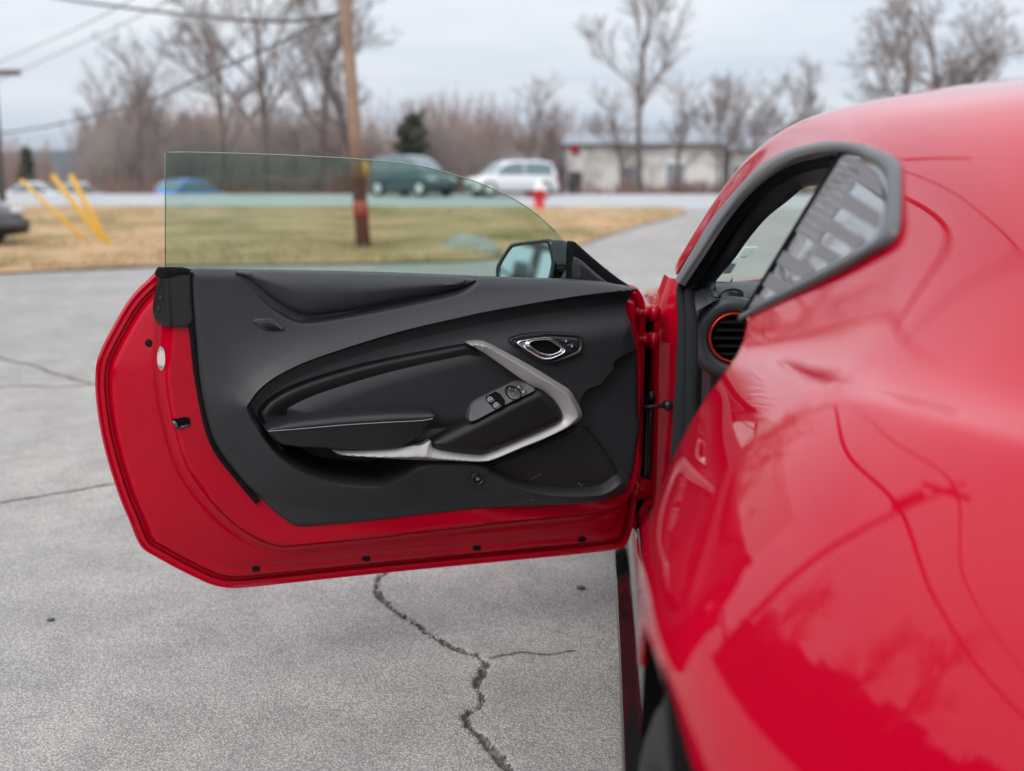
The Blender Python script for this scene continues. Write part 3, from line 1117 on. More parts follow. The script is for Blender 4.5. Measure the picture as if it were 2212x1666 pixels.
# header and pillar lining: dark inner shell under the roof
ln_ = MB()
hd = []
for y in np.linspace(0.9, 2.16, 20):
    rw = []
    for t in np.linspace(12.4, 16, 14):
        p = body(np.array([y]), np.array([t]))[0]
        rw.append((p[0] + 0.01, p[1], p[2] - 0.035))
    hd.append(rw + [(2 - q[0], q[1], q[2]) for q in rw[::-1][1:]])
ln_.grid(np.array(hd))
ln_.build("headliner", M['carpet'], car)
# A pillar: outer rubber, inner trim
ap = MB()
inner_px = [(1552, 645), (1546, 611), (1555, 597), (1585, 561), (1619, 514), (1657, 470), (1702, 434), (1735, 407), (1761, 401), (1800, 398)]
outer_px = [(1470, 700), (1474, 640), (1488, 606), (1520, 552), (1562, 490), (1608, 432), (1655, 388), (1708, 355), (1765, 339), (1815, 335)]
ic, oc = catmull(inner_px, 6), catmull(outer_px, 6)
rowsA = []
for a, b in zip(oc, ic):
    pa, pb = glass_side(*a, 0.025), glass_side(*b, 0.085)
    md = (pa + pb) / 2 + np.array([-0.012, -0.012, 0.0])
    rowsA.append([pa + [0.0, 0.012, 0], pa, pa * .75 + pb * .25 + [-.006, -.012, 0], md, pa * .25 + pb * .75 + [-.006, -.008, 0], pb, pb + [-0.012, 0.045, 0.0]])
ap.grid(np.array(rowsA))
ap.build("pillar_trim", M['plastic'], car)
sx = MB()
seal_px = [(1462, 1010), (1468, 900), (1472, 800), (1475, 700), (1471, 625), (1482, 602), (1514, 548), (1556, 486), (1603, 426), (1651, 381), (1705, 349), (1763, 334), (1812, 331)]
sx.tube([glass_side(*p, 0.018) for p in catmull(seal_px, 6)], 0.011, 8)
sx.tube([glass_side(p[0] + 18, p[1] + 12, 0.035) for p in catmull(seal_px, 6)], 0.014, 8)
sx.build("door_seal", M['rubber'], car)
# black strip between the surround and the seal
bs = MB()
bs.grid(np.array([[I3[i] + [0.002, 0, 0], I3[i] + [0.03, 0.012, -0.02]] for i in range(0, int(nO * 0.42))]))
bs.build("rain_channel", M['rubber'], car)

# inspection stickers on the glass
def glass_sticker(quad, m1, inset, m2, name):
    p0, nrm = at_y(1600, 560, 2.98), np.array([0.35, -0.55, 0.75])
    P4 = [on_plane(*q, p0, nrm) for q in quad]
    o = MB().add(P4, [(0, 1, 2, 3)]).build(name, m1, car, smooth=False)
    c = np.mean(P4, 0)
    P5 = [c + (p - c) * inset - np.array([0, 0.004, 0]) for p in P4]
    MB().add(P5, [(0, 1, 2, 3)]).build("sticker_face", m2, o, smooth=False)


glass_sticker([z6(455, 1035), z6(540, 1038), z6(625, 940), z6(520, 945)], M['sticker_w'], 0.74, M['sticker_g'], "inspection_sticker")
glass_sticker([z6(345, 1160), z6(415, 1155), z6(470, 1070), z6(395, 1062)], M['sticker_g'], 0.74, M['sticker_d'], "inspection_sticker")

# dashboard
ds = MB()
rowsD = []
for x in np.linspace(0.27, 1.75, 30):
    e = 1.0 if x > 0.36 else (x - 0.27) / 0.09 * 0.25 + 0.75
    hump = 0.05 * math.exp(-((x - 0.62) / 0.16) ** 2)
    rowsD.append([(x, 3.18, 0.93), (x, 3.0, 0.945 * 1.0), (x, 2.85, 0.95 + hump * 0.6), (x, 2.72, 0.945 + hump), (x, 2.66, 0.925 + hump),
                  (x, 2.64, 0.88), (x, 2.66, 0.80), (x, 2.72, 0.70), (x, 2.8, 0.60), (x, 2.9, 0.5)])
ds.grid(np.array(rowsD))
end = [(0.27, r_[1], r_[2]) for r_ in rowsD[0]]
ds.add(end, [tuple(range(len(end)))])
dash = ds.build("dashboard", M['dashgrey'], car)
vc = on_plane(1586, 730, (0, 2.60, 0), np.array([0, 1, 0]))
pd = MB()
pd.lathe([(0.053, 0.03), (0.058, 0.004), (0.062, -0.002), (0.076, -0.010), (0.088, -0.004), (0.093, 0.012), (0.096, 0.12)], vc, (0.0, 1, -0.12), 48)
pd.build("vent_pod", M['dashgrey'], dash)
rg = MB()
rg.lathe([(0.0495, 0.012), (0.0515, -0.004), (0.0555, -0.005), (0.059, 0.006)], vc, (0.0, 1, -0.12), 48)
rg.build("vent_ring", M['redring'], dash)
vt = MB()
vt.lathe([(0.0, 0.028), (0.051, 0.028)], vc, (0.0, 1, -0.12), 32)
for k in range(-2, 3):
    vt.box((vc[0], vc[1] + 0.008, vc[2] + k * 0.018), (0.094 - abs(k) * 0.013, 0.02, 0.003), Matrix.Rotation(0.3, 3, 'X'))
vt.build("vent", M['rubber'], dash)
sv = at_y(1583, 640, 2.66)
v2 = MB()
v2.lathe([(0.0, 0.002), (0.022, 0.002), (0.026, -0.004), (0.032, 0.004)], sv + np.array([0, 0.01, 0.0]), (0.1, 0.45, -0.9), 24)
v2.build("demister_vent", M['satin'], dash)
# steering wheel, seat
stw = MB()
stw.lathe([(0.185 + 0.016 * math.cos(t), 0.016 * math.sin(t)) for t in np.linspace(0, 2 * math.pi, 13)], (0.64, 2.45, 0.86), (0, 1, -0.42), 40)
for th in (0.2, math.pi - 0.2, -math.pi / 2):
    stw.tube([(0.64, 2.46, 0.855), (0.64 + 0.18 * math.cos(th), 2.45 + 0.06 * math.sin(th), 0.86 + 0.17 * math.sin(th))], 0.014, 6)
stw.tube([(0.64, 2.45, 0.86), (0.64, 2.68, 0.78)], 0.04, 12)
stw.build("steering_wheel", M['leather'], car)
for xx in (0.62, 1.38):
    se = MB()
    se.box((xx, 2.0, 0.42), (0.50, 0.52, 0.16), None, 0.05)
    se.box((xx, 1.70, 0.74), (0.50, 0.16, 0.62), Matrix.Rotation(0.28, 3, 'X'), 0.06)
    se.box((xx, 1.585, 1.09), (0.25, 0.10, 0.15), Matrix.Rotation(0.2, 3, 'X'), 0.04)
    so_ = se.build("seat", M['leather'], car)

# hinge pillar and sill
hp = MB()
pil_x = [0.150, 0.176, 0.215, 0.258]
rowsP = []
for z in np.linspace(0.24, 0.950, 16):
    inn = 0.035 * float(sstep(z, 0.84, 0.965))
    rowsP.append([(0.150 + inn, 3.16, z), (0.155 + inn, 3.08, z), (0.160 + inn, 3.035, z), (0.172 + inn, 3.012, z), (0.20 + inn, 2.985, z), (0.232, 2.955, z), (0.262, 2.935, z), (0.30, 2.93, z)])
hp.grid(np.array(rowsP))
hp.build("hinge_pillar", M['paint_in'], car)
hs = MB()
hs.tube([(0.266, 2.932, 0.965), (0.266, 2.925, 0.8), (0.266, 2.925, 0.5), (0.262, 2.90, 0.42), (0.255, 2.80, 0.385), (0.25, 1.7, 0.385)], 0.012, 8)
hs.build("pillar_seal", M['rubber'], car)
ft = MB()
ft.grid(np.array([[(0.30, 2.93, z), (0.33, 2.90, z), (0.36, 3.1, z)] for z in (0.24, 0.5, 0.75, 0.95)]))
ft.build("kick_panel", M['carpet'], car)
gp = MB()
gp.box((0.10, 3.17, 0.55), (0.30, 0.02, 0.62))
gp.build("fender_gap", M['dark'], car)  # near-black sheet painting in the shade inside the wing gap
sil = MB()
rowsS = []
for y in np.linspace(1.30, 3.06, 24):
    rowsS.append([(0.115, y, 0.20), (0.105, y, 0.24), (0.112, y, 0.29), (0.135, y, 0.335), (0.155, y, 0.352), (0.20, y, 0.362), (0.255, y, 0.368), (0.27, y, 0.33)])
sil.grid(np.array(rowsS))
sil.build("sill", M['paint'], car)
sp_ = MB()
sp_.box((0.165, 2.2, 0.362), (0.045, 1.5, 0.008), Matrix.Rotation(-0.12, 3, 'Y'), 0.003)
sp_.build("sill_plate", M['satin'], car)
sk = MB()
rowsK = []
for y in np.linspace(1.33, 3.95, 40):
    fl_ = 0.016 * math.sin((y - 1.3) * 1.4) + 0.022 * math.exp(-((y - 1.45) / 0.12) ** 2)
    x0 = 0.050 + fl_ * 0.5
    rowsK.append([(0.118, y, 0.315), (0.112, y, 0.265), (0.102, y, 0.232), (x0 + 0.028, y, 0.214), (x0 + 0.006, y, 0.211), (x0, y, 0.203), (x0 + 0.006, y, 0.190), (0.15, y, 0.180)])
sk.grid(np.array(rowsK))
sk.build("side_skirt", M['gloss'], car)
# hinges and check strap
for zc_ in (0.865, 0.795):
    hg = MB()
    hg.box((0.125, 2.985, zc_), (0.075, 0.05, 0.030), Matrix.Rotation(0.5, 3, 'Z'), 0.005)
    hg.lathe([(0.0, 0.02), (0.012, 0.02), (0.013, -0.02), (0.0, -0.02)], (0.150, 2.965, zc_), (0, 0, 1), 16)
    hg.lathe([(0.0, -0.006), (0.011, -0.006), (0.012, 0.004)], (0.128, 2.955, zc_ + 0.002), (-0.4, 1, 0), 6)
    hg.build("hinge", M['paint_in'], car)
lh = MB()
lh.box((0.115, 2.975, 0.40), (0.06, 0.05, 0.05), Matrix.Rotation(0.5, 3, 'Z'), 0.006)
lh.build("hinge", M['paint_in'], car)
cs = MB()
a_, b_ = at_y(1402, 879, 2.95), at_y(1440, 876, 2.94)
cs.tube([a_ - np.array([0.03, 0, 0]), a_, b_], 0.0055, 8)
cs.lathe([(0.0, -0.012), (0.011, -0.012), (0.014, 0.0), (0.014, 0.014)], b_ + np.array([0.004, 0.0, 0.0]), (0, 1, 0), 16)
cs.box(at_y(1407, 858, 2.96), (0.022, 0.02, 0.03), None, 0.004)
cs.tube([at_y(1407, 860, 2.97), at_y(1404, 930, 2.98), at_y(1402, 1000, 2.99), at_y(1397, 1060, 2.99)], 0.010, 8)
cs.build("check_strap", M['satin'], car)

# front wing and bonnet
fr = []
for y, dz, dx in ((3.06, 0.0, 0.0), (3.2, -0.005, 0.0), (3.5, -0.02, -0.008), (3.8, -0.04, -0.012), (4.1, -0.065, 0.0), (4.4, -0.11, 0.04), (4.62, -0.17, 0.12), (4.75, -0.24, 0.25)):
    fr.append([(.10 + dx, y, .24), (.075 + dx, y, .4), (.066 + dx, y, .6), (.085 + dx, y, .75 + dz * .6), (.12 + dx, y, .83 + dz * .8), (.16 + dx, y, .880 + dz), (.22 + dx, y, .903 + dz),
               (.34 + dx, y, .915 + dz), (.5 + dx * .6, y, .93 + dz), (.7, y, .955 + dz), (.85, y, .965 + dz), (1.0, y, .968 + dz)])
fr = np.array(fr)
frm = fr.copy()[:, ::-1]
frm[..., 0] = 2 - frm[..., 0]
wing = MB().grid(np.concatenate([fr, frm[:, 1:]], 1)).build("bonnet", M['paint'], car)
sb = wing.modifiers.new("sub", 'SUBSURF')
sb.levels = sb.render_levels = 2
nose = MB()
nl = np.concatenate([fr[-1], frm[-1][1:]])
nose.add(list(nl) + [(1.0, 4.86, 0.5)], [(i, (i + 1) % len(nl), len(nl)) for i in range(len(nl))])
nose.build("front_bumper", M['paint'], car)

# ------------------------------------------------------------------ THE DOOR
D0 = np.array([0.075, 2.89, 0.0])
DU = np.array([-0.930, -0.3676, 0.0])
DU /= np.linalg.norm(DU)
DN = np.array([-DU[1], DU[0], 0.0])          # towards the cabin / camera
if DN[1] > 0:
    DN = -DN


def duv(px, py, w):
    p = on_plane(px, py, D0 + DN * w, DN) - D0
    return np.array([np.dot(p, DU), p[2]])


def d3(uv, w):
    uv = np.atleast_2d(uv)
    w = np.broadcast_to(w, len(uv))
    return D0 + uv[:, :1] * DU + np.array([0, 0, 1.0]) * uv[:, 1:2] + w[:, None] * DN


def poly_uv(px, w, n=5, closed=True, smooth=True):
    """px points (x, y[, w]) -> door plane"""
    P = np.array([duv(p[0], p[1], p[2] if len(p) > 2 else w) for p in px])
    return catmull(P, n, closed) if smooth else P


def soften(P, it=2):
    P = np.asarray(P)
    for _ in range(it):
        Qn = np.roll(P, -1, 0)
        P = np.stack([0.75 * P + 0.25 * Qn, 0.25 * P + 0.75 * Qn], 1).reshape(-1, 2)
    return P


def pillow(name, outline, hf, material, parent, res=0.006, rings=(0.0012, 0.003, 0.006), skirt=0.02, feats=()):
    """height-field piece over a closed outline on the door plane; hf(uv, dist) -> w"""
    L = np.linalg.norm(np.roll(outline, -1, 0) - outline, axis=1).sum()
    n_ = max(12, int(L / (res * 0.8)))
    O = resamp(np.concatenate([outline, outline[:1]]), n_ + 1)[:-1]
    V2, Fs, _ = fill2d(O, res, rings, feats)
    d = seg_dist(V2, O)
    w = hf(V2, d)
    V3 = d3(V2, w)
    # skirt
    nb = len(O)
    bw = w[:nb] if np.allclose(V2[:nb], O, atol=1e-6) else hf(O, np.zeros(nb))
    n0 = len(V3)
    sk_ = d3(O, bw - skirt)
    top = d3(O, bw)
    allV = np.concatenate([V3, top, sk_])
    fs = [tuple(f) for f in Fs]
    for i in range(nb):
        j = (i + 1) % nb
        fs.append((n0 + i, n0 + j, n0 + nb + j, n0 + nb + i))
    o = link(name, allV, fs, material, parent)
    bm_ = bmesh.new()
    bm_.from_mesh(o.data)
    bmesh.ops.remove_doubles(bm_, verts=bm_.verts, dist=1e-5)
    bmesh.ops.recalc_face_normals(bm_, faces=bm_.faces)
    bm_.to_mesh(o.data)
    bm_.free()
    o.data.polygons.foreach_set("use_smooth", [True] * len(o.data.polygons))
    autosmooth(o, 50)
    return o


def dome(d, r):
    t = np.clip(d / r, 0, 1)
    return np.sqrt(np.maximum(1 - (1 - t) ** 2, 0))


# outline of the pressed steel shell (traced at the hem, which lies outboard)
EW = -0.055
shell_px = [(341, 582), (332, 594), (298, 624), (272, 656), (246, 702), (223, 744), (209, 777), (205, 812), (206, 851), (210, 887), (217, 933), (230, 988), (246, 1040),
            (261, 1084), (278, 1122), (295, 1167), (309, 1188), (338, 1204), (383, 1229), (426, 1250), (457, 1264), (488, 1270), (517, 1270.5), (600, 1262), (813, 1239), (895, 1231),
            (1090, 1212), (1238, 1198), (1335, 1187), (1354, 1177), (1366, 1140), (1375, 1080), (1381, 1040), (1386, 990), (1389, 900), (1390, 802), (1393, 720), (1394, 673), (1391, 645), (1377, 620), (1361, 614), (900, 592), (410, 582)]
shell = soften(poly_uv(shell_px, EW, smooth=False), 2)
pad_px = [(371, 560), (371, 706), (362, 800), (370, 872), (383, 922), (400, 993), (440, 1058), (497, 1121), (554, 1160), (597, 1175), (619, 1177), (668, 1172), (813, 1158), (895, 1147), (1091, 1125), (1287, 1107),
          (1345, 1090), (1372, 1050), (1384, 960), (1384, 760), (1366, 690), (1358, 655), (1376, 610), (1376, 560)]
padP = soften(poly_uv(pad_px, 0.02, smooth=False), 2)
mid_px = [(300, 636), (266, 698), (246, 744), (233, 790), (233, 835), (246, 916), (262, 998), (284, 1081), (321, 1160), (332, 1172), (383, 1192), (440, 1212), (494, 1236), (560, 1236), (813, 1212), (1090, 1188), (1300, 1168)]


TRIM_IN = [(425, 600), (425, 672), (440, 786), (470, 940), (495, 985), (560, 1066), (612, 1110), (650, 1128), (668, 1128), (813, 1114), (1022, 1090), (1238, 1072), (1330, 1055), (1355, 1010), (1366, 900), (1366, 760), (1340, 690), (1340, 640), (1240, 622), (884, 610)]
trim_in = poly_uv(TRIM_IN, 0.03, smooth=False)


def shell_h(uv, d):
    sp2 = sdist(uv, padP)
    dout = np.maximum(-sp2, 0)
    frac = np.where(sp2 > 0, 1.0, np.clip((d - 0.030) / np.maximum(d - 0.030 + dout, 1e-6), 0, 1))
    w = EW + 0.012 * sstep(d, 0.0, 0.004) - 0.003 * np.exp(-((d - 0.012) / 0.0025) ** 2)
    w = w - 0.013 * sstep(d, 0.019, 0.023) + 0.026 * sstep(d, 0.027, 0.040)
    w = w + 0.042 * frac ** 1.1
    w = w + 0.020 * sstep(sp2, -0.010, 0.004)
    # a shallow pressed channel beside the raised field
    w = w - 0.006 * np.exp(-((sp2 + 0.022) / 0.008) ** 2)
    low = duv(700, 1172, 0)[1]
    w = w - 0.15 * sstep(sdist(uv, trim_in), 0.006, 0.03)
    w = w - 0.004 * np.exp(-((d - 0.058) / 0.006) ** 2) * (uv[:, 1] < low)
    return w


door = pillow("door", shell, shell_h, M['paint_in'], car, res=0.0062, rings=(0.001, 0.0025, 0.0045, 0.0075, 0.0105, 0.0135, 0.0165, 0.0195, 0.0225, 0.0255, 0.0285, 0.0315, 0.035, 0.039), skirt=0.01)
# outer skin, curved like the car's flank
sk_u = resamp(np.concatenate([shell, shell[:1]]), 160)[:-1]
V2, Fs, _ = fill2d(sk_u, 0.02, (0.004,))
dv_ = seg_dist(V2, sk_u)
zz_ = V2[:, 1]
curve = -0.018 - 0.075 * sstep(dv_, 0, 0.20) ** 0.6
osk = link("outer_skin", d3(V2, EW + curve), Fs, M['paint'], door)
recalc(osk)

# ---- trim panel
trim_px = [(411, 584), (408, 623), (412, 672), (419, 724), (425, 786), (435, 851), (445, 900), (458, 946), (477, 982), (510, 1024), (542, 1063), (560, 1084), (594, 1115), (628, 1141), (646, 1147), (668, 1147),
           (813, 1134), (895, 1123), (1022, 1109), (1140, 1098), (1238, 1091), (1311, 1082), (1343, 1072), (1362, 1057), (1376, 1029), (1382, 985), (1387, 949), (1393, 925), (1387, 898), (1387, 780), (1385, 756), (1375, 729),
           (1361, 690), (1359, 666), (1365, 652), (1377, 640), (1379, 626), (1361, 618), (1334, 615), (1314, 610), (1270, 606), (1241, 604), (1128, 602), (1042, 600), (884, 593), (770, 590), (656, 588), (542, 586), (438, 584)]
trim = soften(poly_uv(trim_px, 0.055, smooth=False), 2)
rec_px = [(531, 880), (534, 872), (542, 861), (556, 841), (588, 815), (633, 791), (679, 772), (724, 757), (770, 742), (838, 721), (907, 703), (975, 688), (1030, 675), (1128, 657), (1226, 641), (1300, 631), (1376, 624), (1440, 616),
          (1440, 760), (1440, 1000), (1352, 1010), (1339, 1028), (1332, 1038), (1311, 1054), (1287, 1063), (1213, 1064), (1159, 1058), (1115, 1046), (1078, 1027), (1042, 1008), (1020, 1003), (935, 1003), (905, 1010), (862, 1036), (835, 1048), (790, 1052),
          (737, 1047), (705, 1041), (672, 1030), (640, 1015), (607, 992), (575, 957), (540, 903)]
rec = soften(poly_uv(rec_px, 0.08, smooth=False), 2)
kick_px = [(1255, 842), (1295, 833), (1301, 822), (1316, 805), (1324, 796), (1322, 786), (1327, 776), (1341, 769), (1382, 757), (1440, 745), (1440, 1110), (1372, 1066), (1347, 1040), (1337, 1034), (1311, 1054), (1287, 1063), (1213, 1064), (1159, 1058), (1115, 1046), (1078, 1027), (1040, 1004), (1245, 912)]
kick = soften(poly_uv(kick_px, 0.06, smooth=False), 2)
pock_px = [(590, 940), (612, 972), (640, 1001), (682, 1025), (724, 1036), (813, 1043), (836, 1041), (872, 1021), (905, 999), (880, 968), (700, 950)]
pock = soften(poly_uv(pock_px, 0.06, smooth=False), 2)
insU_px = [(497, 560), (497, 586), (542, 629), (591, 671), (617, 688), (644, 700), (670, 701), (724, 693), (816, 676), (907, 657), (975, 642), (1007, 632), (1030, 616), (1043, 600), (1043, 560)]
insU = soften(poly_uv(insU_px, 0.065, smooth=False), 2)
KV = duv(1300, 940, 0.06)[1]
CR1, CR2 = duv(737, 1056, 0.08), duv(1200, 1074, 0.08)


def area2(P):
    return 0.5 * np.sum(P[:, 0] * np.roll(P[:, 1], -1) - np.roll(P[:, 0], -1) * P[:, 1])


def trim_h(uv, d):
    sR = sdist(uv, rec)
    sK = sdist(uv, kick)
    sP = sdist(uv, pock)
    sI = sdist(uv, insU)
    dR = np.maximum(-sR, 0)
    wA = 0.040 + 0.052 * np.exp(-dR / 0.065)
    vc_ = CR1[1] + (uv[:, 0] - CR1[0]) / (CR2[0] - CR1[0]) * (CR2[1] - CR1[1])
    x = (vc_ - uv[:, 1])
    wA = wA - 0.26 * np.log1p(np.exp(np.clip(x / 0.005, -40, 40))) * 0.005
    lip = np.clip(sR / 0.016, 0, 1)
    wR = 0.034 + 0.040 * sstep(sR, 0.012, 0.12)
    w = wA + (wR - wA) * sstep(lip)
    vs_k = sstep(uv[:, 1], KV - 0.02, KV + 0.05)
    w = w + (0.044 - w) * (sstep(sK, -0.003, 0.009) * vs_k + sstep(sK, -0.012, 0.020) * (1 - vs_k))
    w = w + (-0.10 - w) * sstep(sP, -0.002, 0.014)
    w = w - 0.022 * sstep(sI, -0.002, 0.012)
    w = np.where(sP > 0, w, np.maximum(w, 0.040)) - 0.018 * (1 - dome(d, 0.020))
    return w


fo = np.arange(-0.006, 0.0221, 0.0028)
trimo = pillow("trim_panel", trim, trim_h, M['plastic'], door, res=0.0045, rings=(0.001, 0.0025, 0.005, 0.008, 0.012), skirt=0.03,
               feats=((rec, fo if area2(rec) > 0 else -fo, True), (insU, (fo if area2(insU) > 0 else -fo)[:8], True), (kick, fo if area2(kick) > 0 else -fo, True)))

# upper soft pad
pad_top = [(499, 587), (542, 604), (588, 645), (633, 674), (656, 682), (683, 683), (770, 672), (861, 652), (952, 635), (998, 624), (1026, 613), (1041, 601), (884, 594), (770, 591), (656, 588.5), (560, 586)]
pillow("upper_pad", soften(poly_uv(pad_top, 0.06, smooth=False), 2), lambda uv, d: 0.040 + 0.030 * dome(d, 0.045), M['softpad'], door, res=0.006, skirt=0.02)
# small vent
vent_px = [(547, 695), (556, 688), (585, 687), (595, 690), (616, 708), (616, 713), (608, 716), (581, 716), (569, 713), (549, 699)]
vt_ = soften(poly_uv(vent_px, 0.064, smooth=False), 1)
wv = float(trim_h(vt_.mean(0)[None], np.array([0.1]))[0])


def vb(uv):
    uv = np.atleast_2d(uv)
    return trim_h(uv, np.full(len(uv), 0.1))


vent = pillow("vent", vt_, lambda uv, d: vb(uv) + 0.0010 + 0.004 * dome(d, 0.004), M['softpad'], door, res=0.003, skirt=0.006)
gr_ = soften(poly_uv([(560, 699), (585, 697), (606, 710), (603, 713), (576, 712)], wv + .005, smooth=False), 1)
pillow("vent_mouth", gr_, lambda uv, d: vb(uv) + 0.0056 + 0 * d, M['dark'], vent, res=0.004, rings=(), skirt=0.001)
vs_ = MB()
for k in range(6):
    t = (k + 0.5) / 6
    a = duv(562 + 24 * t, 699 - 1.5 * t, wv + .006)
    b = duv(578 + 26 * t, 712 + 1 * t, wv + .006)
    vs_.tube(list(d3(np.array([a, b]), vb(np.array([a, b])) + 0.0060)), 0.0006, 5)
vs_.build("slat", M['plastic'], vent)

# vinyl insert
ins_px = [(559, 898), (560, 890), (578, 867), (610, 846), (656, 826), (724, 804), (793, 785), (861, 770), (929, 757), (986, 746), (1016, 741), (1028, 750), (1043, 760), (1077, 783), (1122, 815), (1150, 836), (1150, 870), (1000, 955), (932, 960), (880, 970),
          (730, 966), (605, 962), (582, 940), (567, 914)]
ins = soften(poly_uv(ins_px, 0.068, smooth=False), 2)


def ins_h(uv, d):
    return 0.054 + 0.018 * dome(d, 0.014) - 0.016 * sstep(d, 0.012, 0.06) + 0.004 * sstep(d, 0.06, 0.12)


pillow("vinyl_insert", ins, ins_h, M['vinyl'], door, res=0.005, rings=(0.001, 0.0025, 0.005, 0.008, 0.012), skirt=0.03)

# armrest: rounded top and stitched front
a_top = [(568, 916), (600, 904), (633, 896), (724, 885), (816, 878), (880, 876.5), (907, 877), (925, 880), (936, 888), (938, 897)]
a_st = [(938, 902), (928, 905), (907, 908), (838, 911.5), (747, 917), (656, 925), (575, 931)]
a_bot = [(588, 947), (607, 962), (640, 968), (672, 970), (735, 973.5), (800, 973.5), (850, 971), (872, 966), (907, 944), (927, 924), (935, 910)]
T = catmull([duv(*p, 0.07) for p in a_top], 5)
Sx = catmull([duv(*p, 0.122) for p in a_st], 5)
B_ = catmull([duv(*p, 0.105) for p in a_bot], 5)


def arm_top(uv, d):
    dt, dsx = seg_dist(uv, T, False), seg_dist(uv, Sx, False)
    t = dt / np.maximum(dt + dsx, 1e-6)
    return 0.068 + 0.056 * np.sqrt(np.maximum(1 - (1 - t) ** 2.2, 0)) - 0.003 * np.exp(-dsx / 0.003)


def arm_low(uv, d):
    db, dsx = seg_dist(uv, B_, False), seg_dist(uv, Sx, False)
    t = dsx / np.maximum(db + dsx, 1e-6)
    return 0.121 - 0.018 * t ** 1.6 - 0.020 * (1 - dome(d, 0.008)) * (dsx > 0.004) - 0.002 * np.exp(-dsx / 0.002)


pillow("armrest", np.concatenate([T, Sx]), arm_top, M['leather'], door, res=0.0045, rings=(0.001, 0.003, 0.006), skirt=0.03)
pillow("armrest_front", np.concatenate([Sx, B_]), arm_low, M['leather'], door, res=0.0045, rings=(0.001, 0.003, 0.006), skirt=0.05)
stt = MB()
SL = resamp(catmull([duv(p[0], p[1] + 1.0, 0.122) for p in a_st], 5), 92)
for k in range(1, 90):
    a, b = SL[k], SL[k] + (SL[k + 1] - SL[k]) * 0.72
    stt.tube(list(d3(np.array([a, b + [0, 0.0006]]), 0.1225)), 0.0011, 5)
stt.build("stitching", M['thread'], door)

# silver sweep
s_out = [(1014, 744), (1022, 741), (1043, 739.5), (1059, 743), (1077, 752), (1122, 776), (1168, 802), (1213, 830), (1232, 842), (1240, 850), (1248, 864), (1259, 884), (1262, 893), (1262, 903), (1257, 912), (1246, 919), (1213, 936), (1168, 957), (1122, 975), (1077, 994),
         (1059, 1000), (1036, 1002), (986, 1000), (895, 997), (800, 992), (745, 988), (733, 985), (721, 977)]
s_in = [(721, 975), (760, 975), (850, 970), (895, 964), (908, 963.5), (917, 960), (931, 953), (934, 965), (940, 970), (986, 978), (1031, 982), (1049, 981), (1122, 951), (1168, 932), (1205, 914), (1214, 907), (1216, 898), (1213, 887), (1202, 869), (1184, 851), (1168, 841), (1154, 836), (1122, 815), (1077, 783), (1043, 760), (1027, 751)]
SO = np.array([duv(*p, 0.10) for p in s_out])
SI = np.array([duv(*p, 0.098) for p in s_in])
SOc, SIc = catmull(SO, 5), catmull(SI, 5)


def silver_h(uv, d):
    d1, d2 = seg_dist(uv, SOc, False), seg_dist(uv, SIc, False)
    t = d1 / np.maximum(d1 + d2, 1e-6)
    p = np.where(t < 0.36, sstep(t / 0.36) * 0.5 + t / 0.36 * 0.5, 1 - 0.55 * ((t - 0.36) / 0.64) ** 1.2)
    return 0.082 + 0.026 * p * np.minimum(1.0, (d1 + d2) / 0.022)


pillow("silver_trim", np.concatenate([SOc, SIc]), silver_h, M['silver'], door, res=0.0026, rings=(0.0008, 0.0018), skirt=0.035)

# grab handle inside the sweep
h_px = [(932, 952), (937, 947), (980, 927), (1031, 902), (1099, 866), (1140, 846), (1156, 839.5), (1170, 841), (1184, 851), (1202, 869), (1213, 887), (1216, 898), (1214, 907), (1205, 914), (1168, 932), (1122, 951), (1049, 981), (1031, 982), (986, 978), (940, 970), (933, 964)]
hP = soften(poly_uv(h_px, 0.095, smooth=False), 2)
pillow("grab_handle", hP, lambda uv, d: 0.086 + 0.026 * dome(d, 0.024), M['vinyl'], door, res=0.0045, rings=(0.001, 0.0025, 0.005, 0.008), skirt=0.03)

# switch panel
sw_px = [(1021, 869), (1054, 853), (1090, 836), (1120, 822), (1130, 822), (1156, 839), (1145, 845), (1099, 866), (1054, 890), (1017, 909), (1008, 908), (1011, 892)]
sw = soften(poly_uv(sw_px, 0.09, smooth=False), 1)
SWa, SWb = np.array([duv(1021, 869, 0.09), duv(1125, 822, 0.09)]), np.array([duv(1017, 909, 0.1), duv(1150, 842, 0.1)])


def sw_w(uv):
    d1, d2 = seg_dist(uv, SWa, False), seg_dist(uv, SWb, False)
    return 0.078 + 0.034 * d1 / np.maximum(d1 + d2, 1e-6)


M['switchplate'] = mat('grey_switch_plate', (0.05, 0.05, 0.054), 0.42, spec=0.5)
swo = pillow("switch_panel", sw, lambda uv, d: sw_w(uv) - 0.004 * (1 - dome(d, 0.003)), M['switchplate'], door, res=0.004, rings=(0.001, 0.003), skirt=0.035)


def sw_piece(name, px, lift, material, r=0.002, parent=door, hgt=0.0025):
    P = soften(poly_uv(px, 0.097, smooth=False), 1)
    return pillow(name, P, lambda uv, d: sw_w(uv) + lift + hgt * dome(d, r), material, parent, res=0.0025, rings=(0.0007,), skirt=0.004)


sw_piece("switch_well", [(1049, 862), (1063, 854), (1079, 846), (1093, 870), (1066, 884), (1060, 876)], 0.0006, M['dark'], hgt=0.0003)
b1 = sw_piece("window_switch", [(1049.5, 861.5), (1064, 855), (1072, 864), (1058, 871.5)], 0.002, M['satin'], hgt=0.005)
b2 = sw_piece("window_switch", [(1058.5, 872), (1073, 864.5), (1082, 873.5), (1067, 882.5)], 0.002, M['satin'], hgt=0.005)


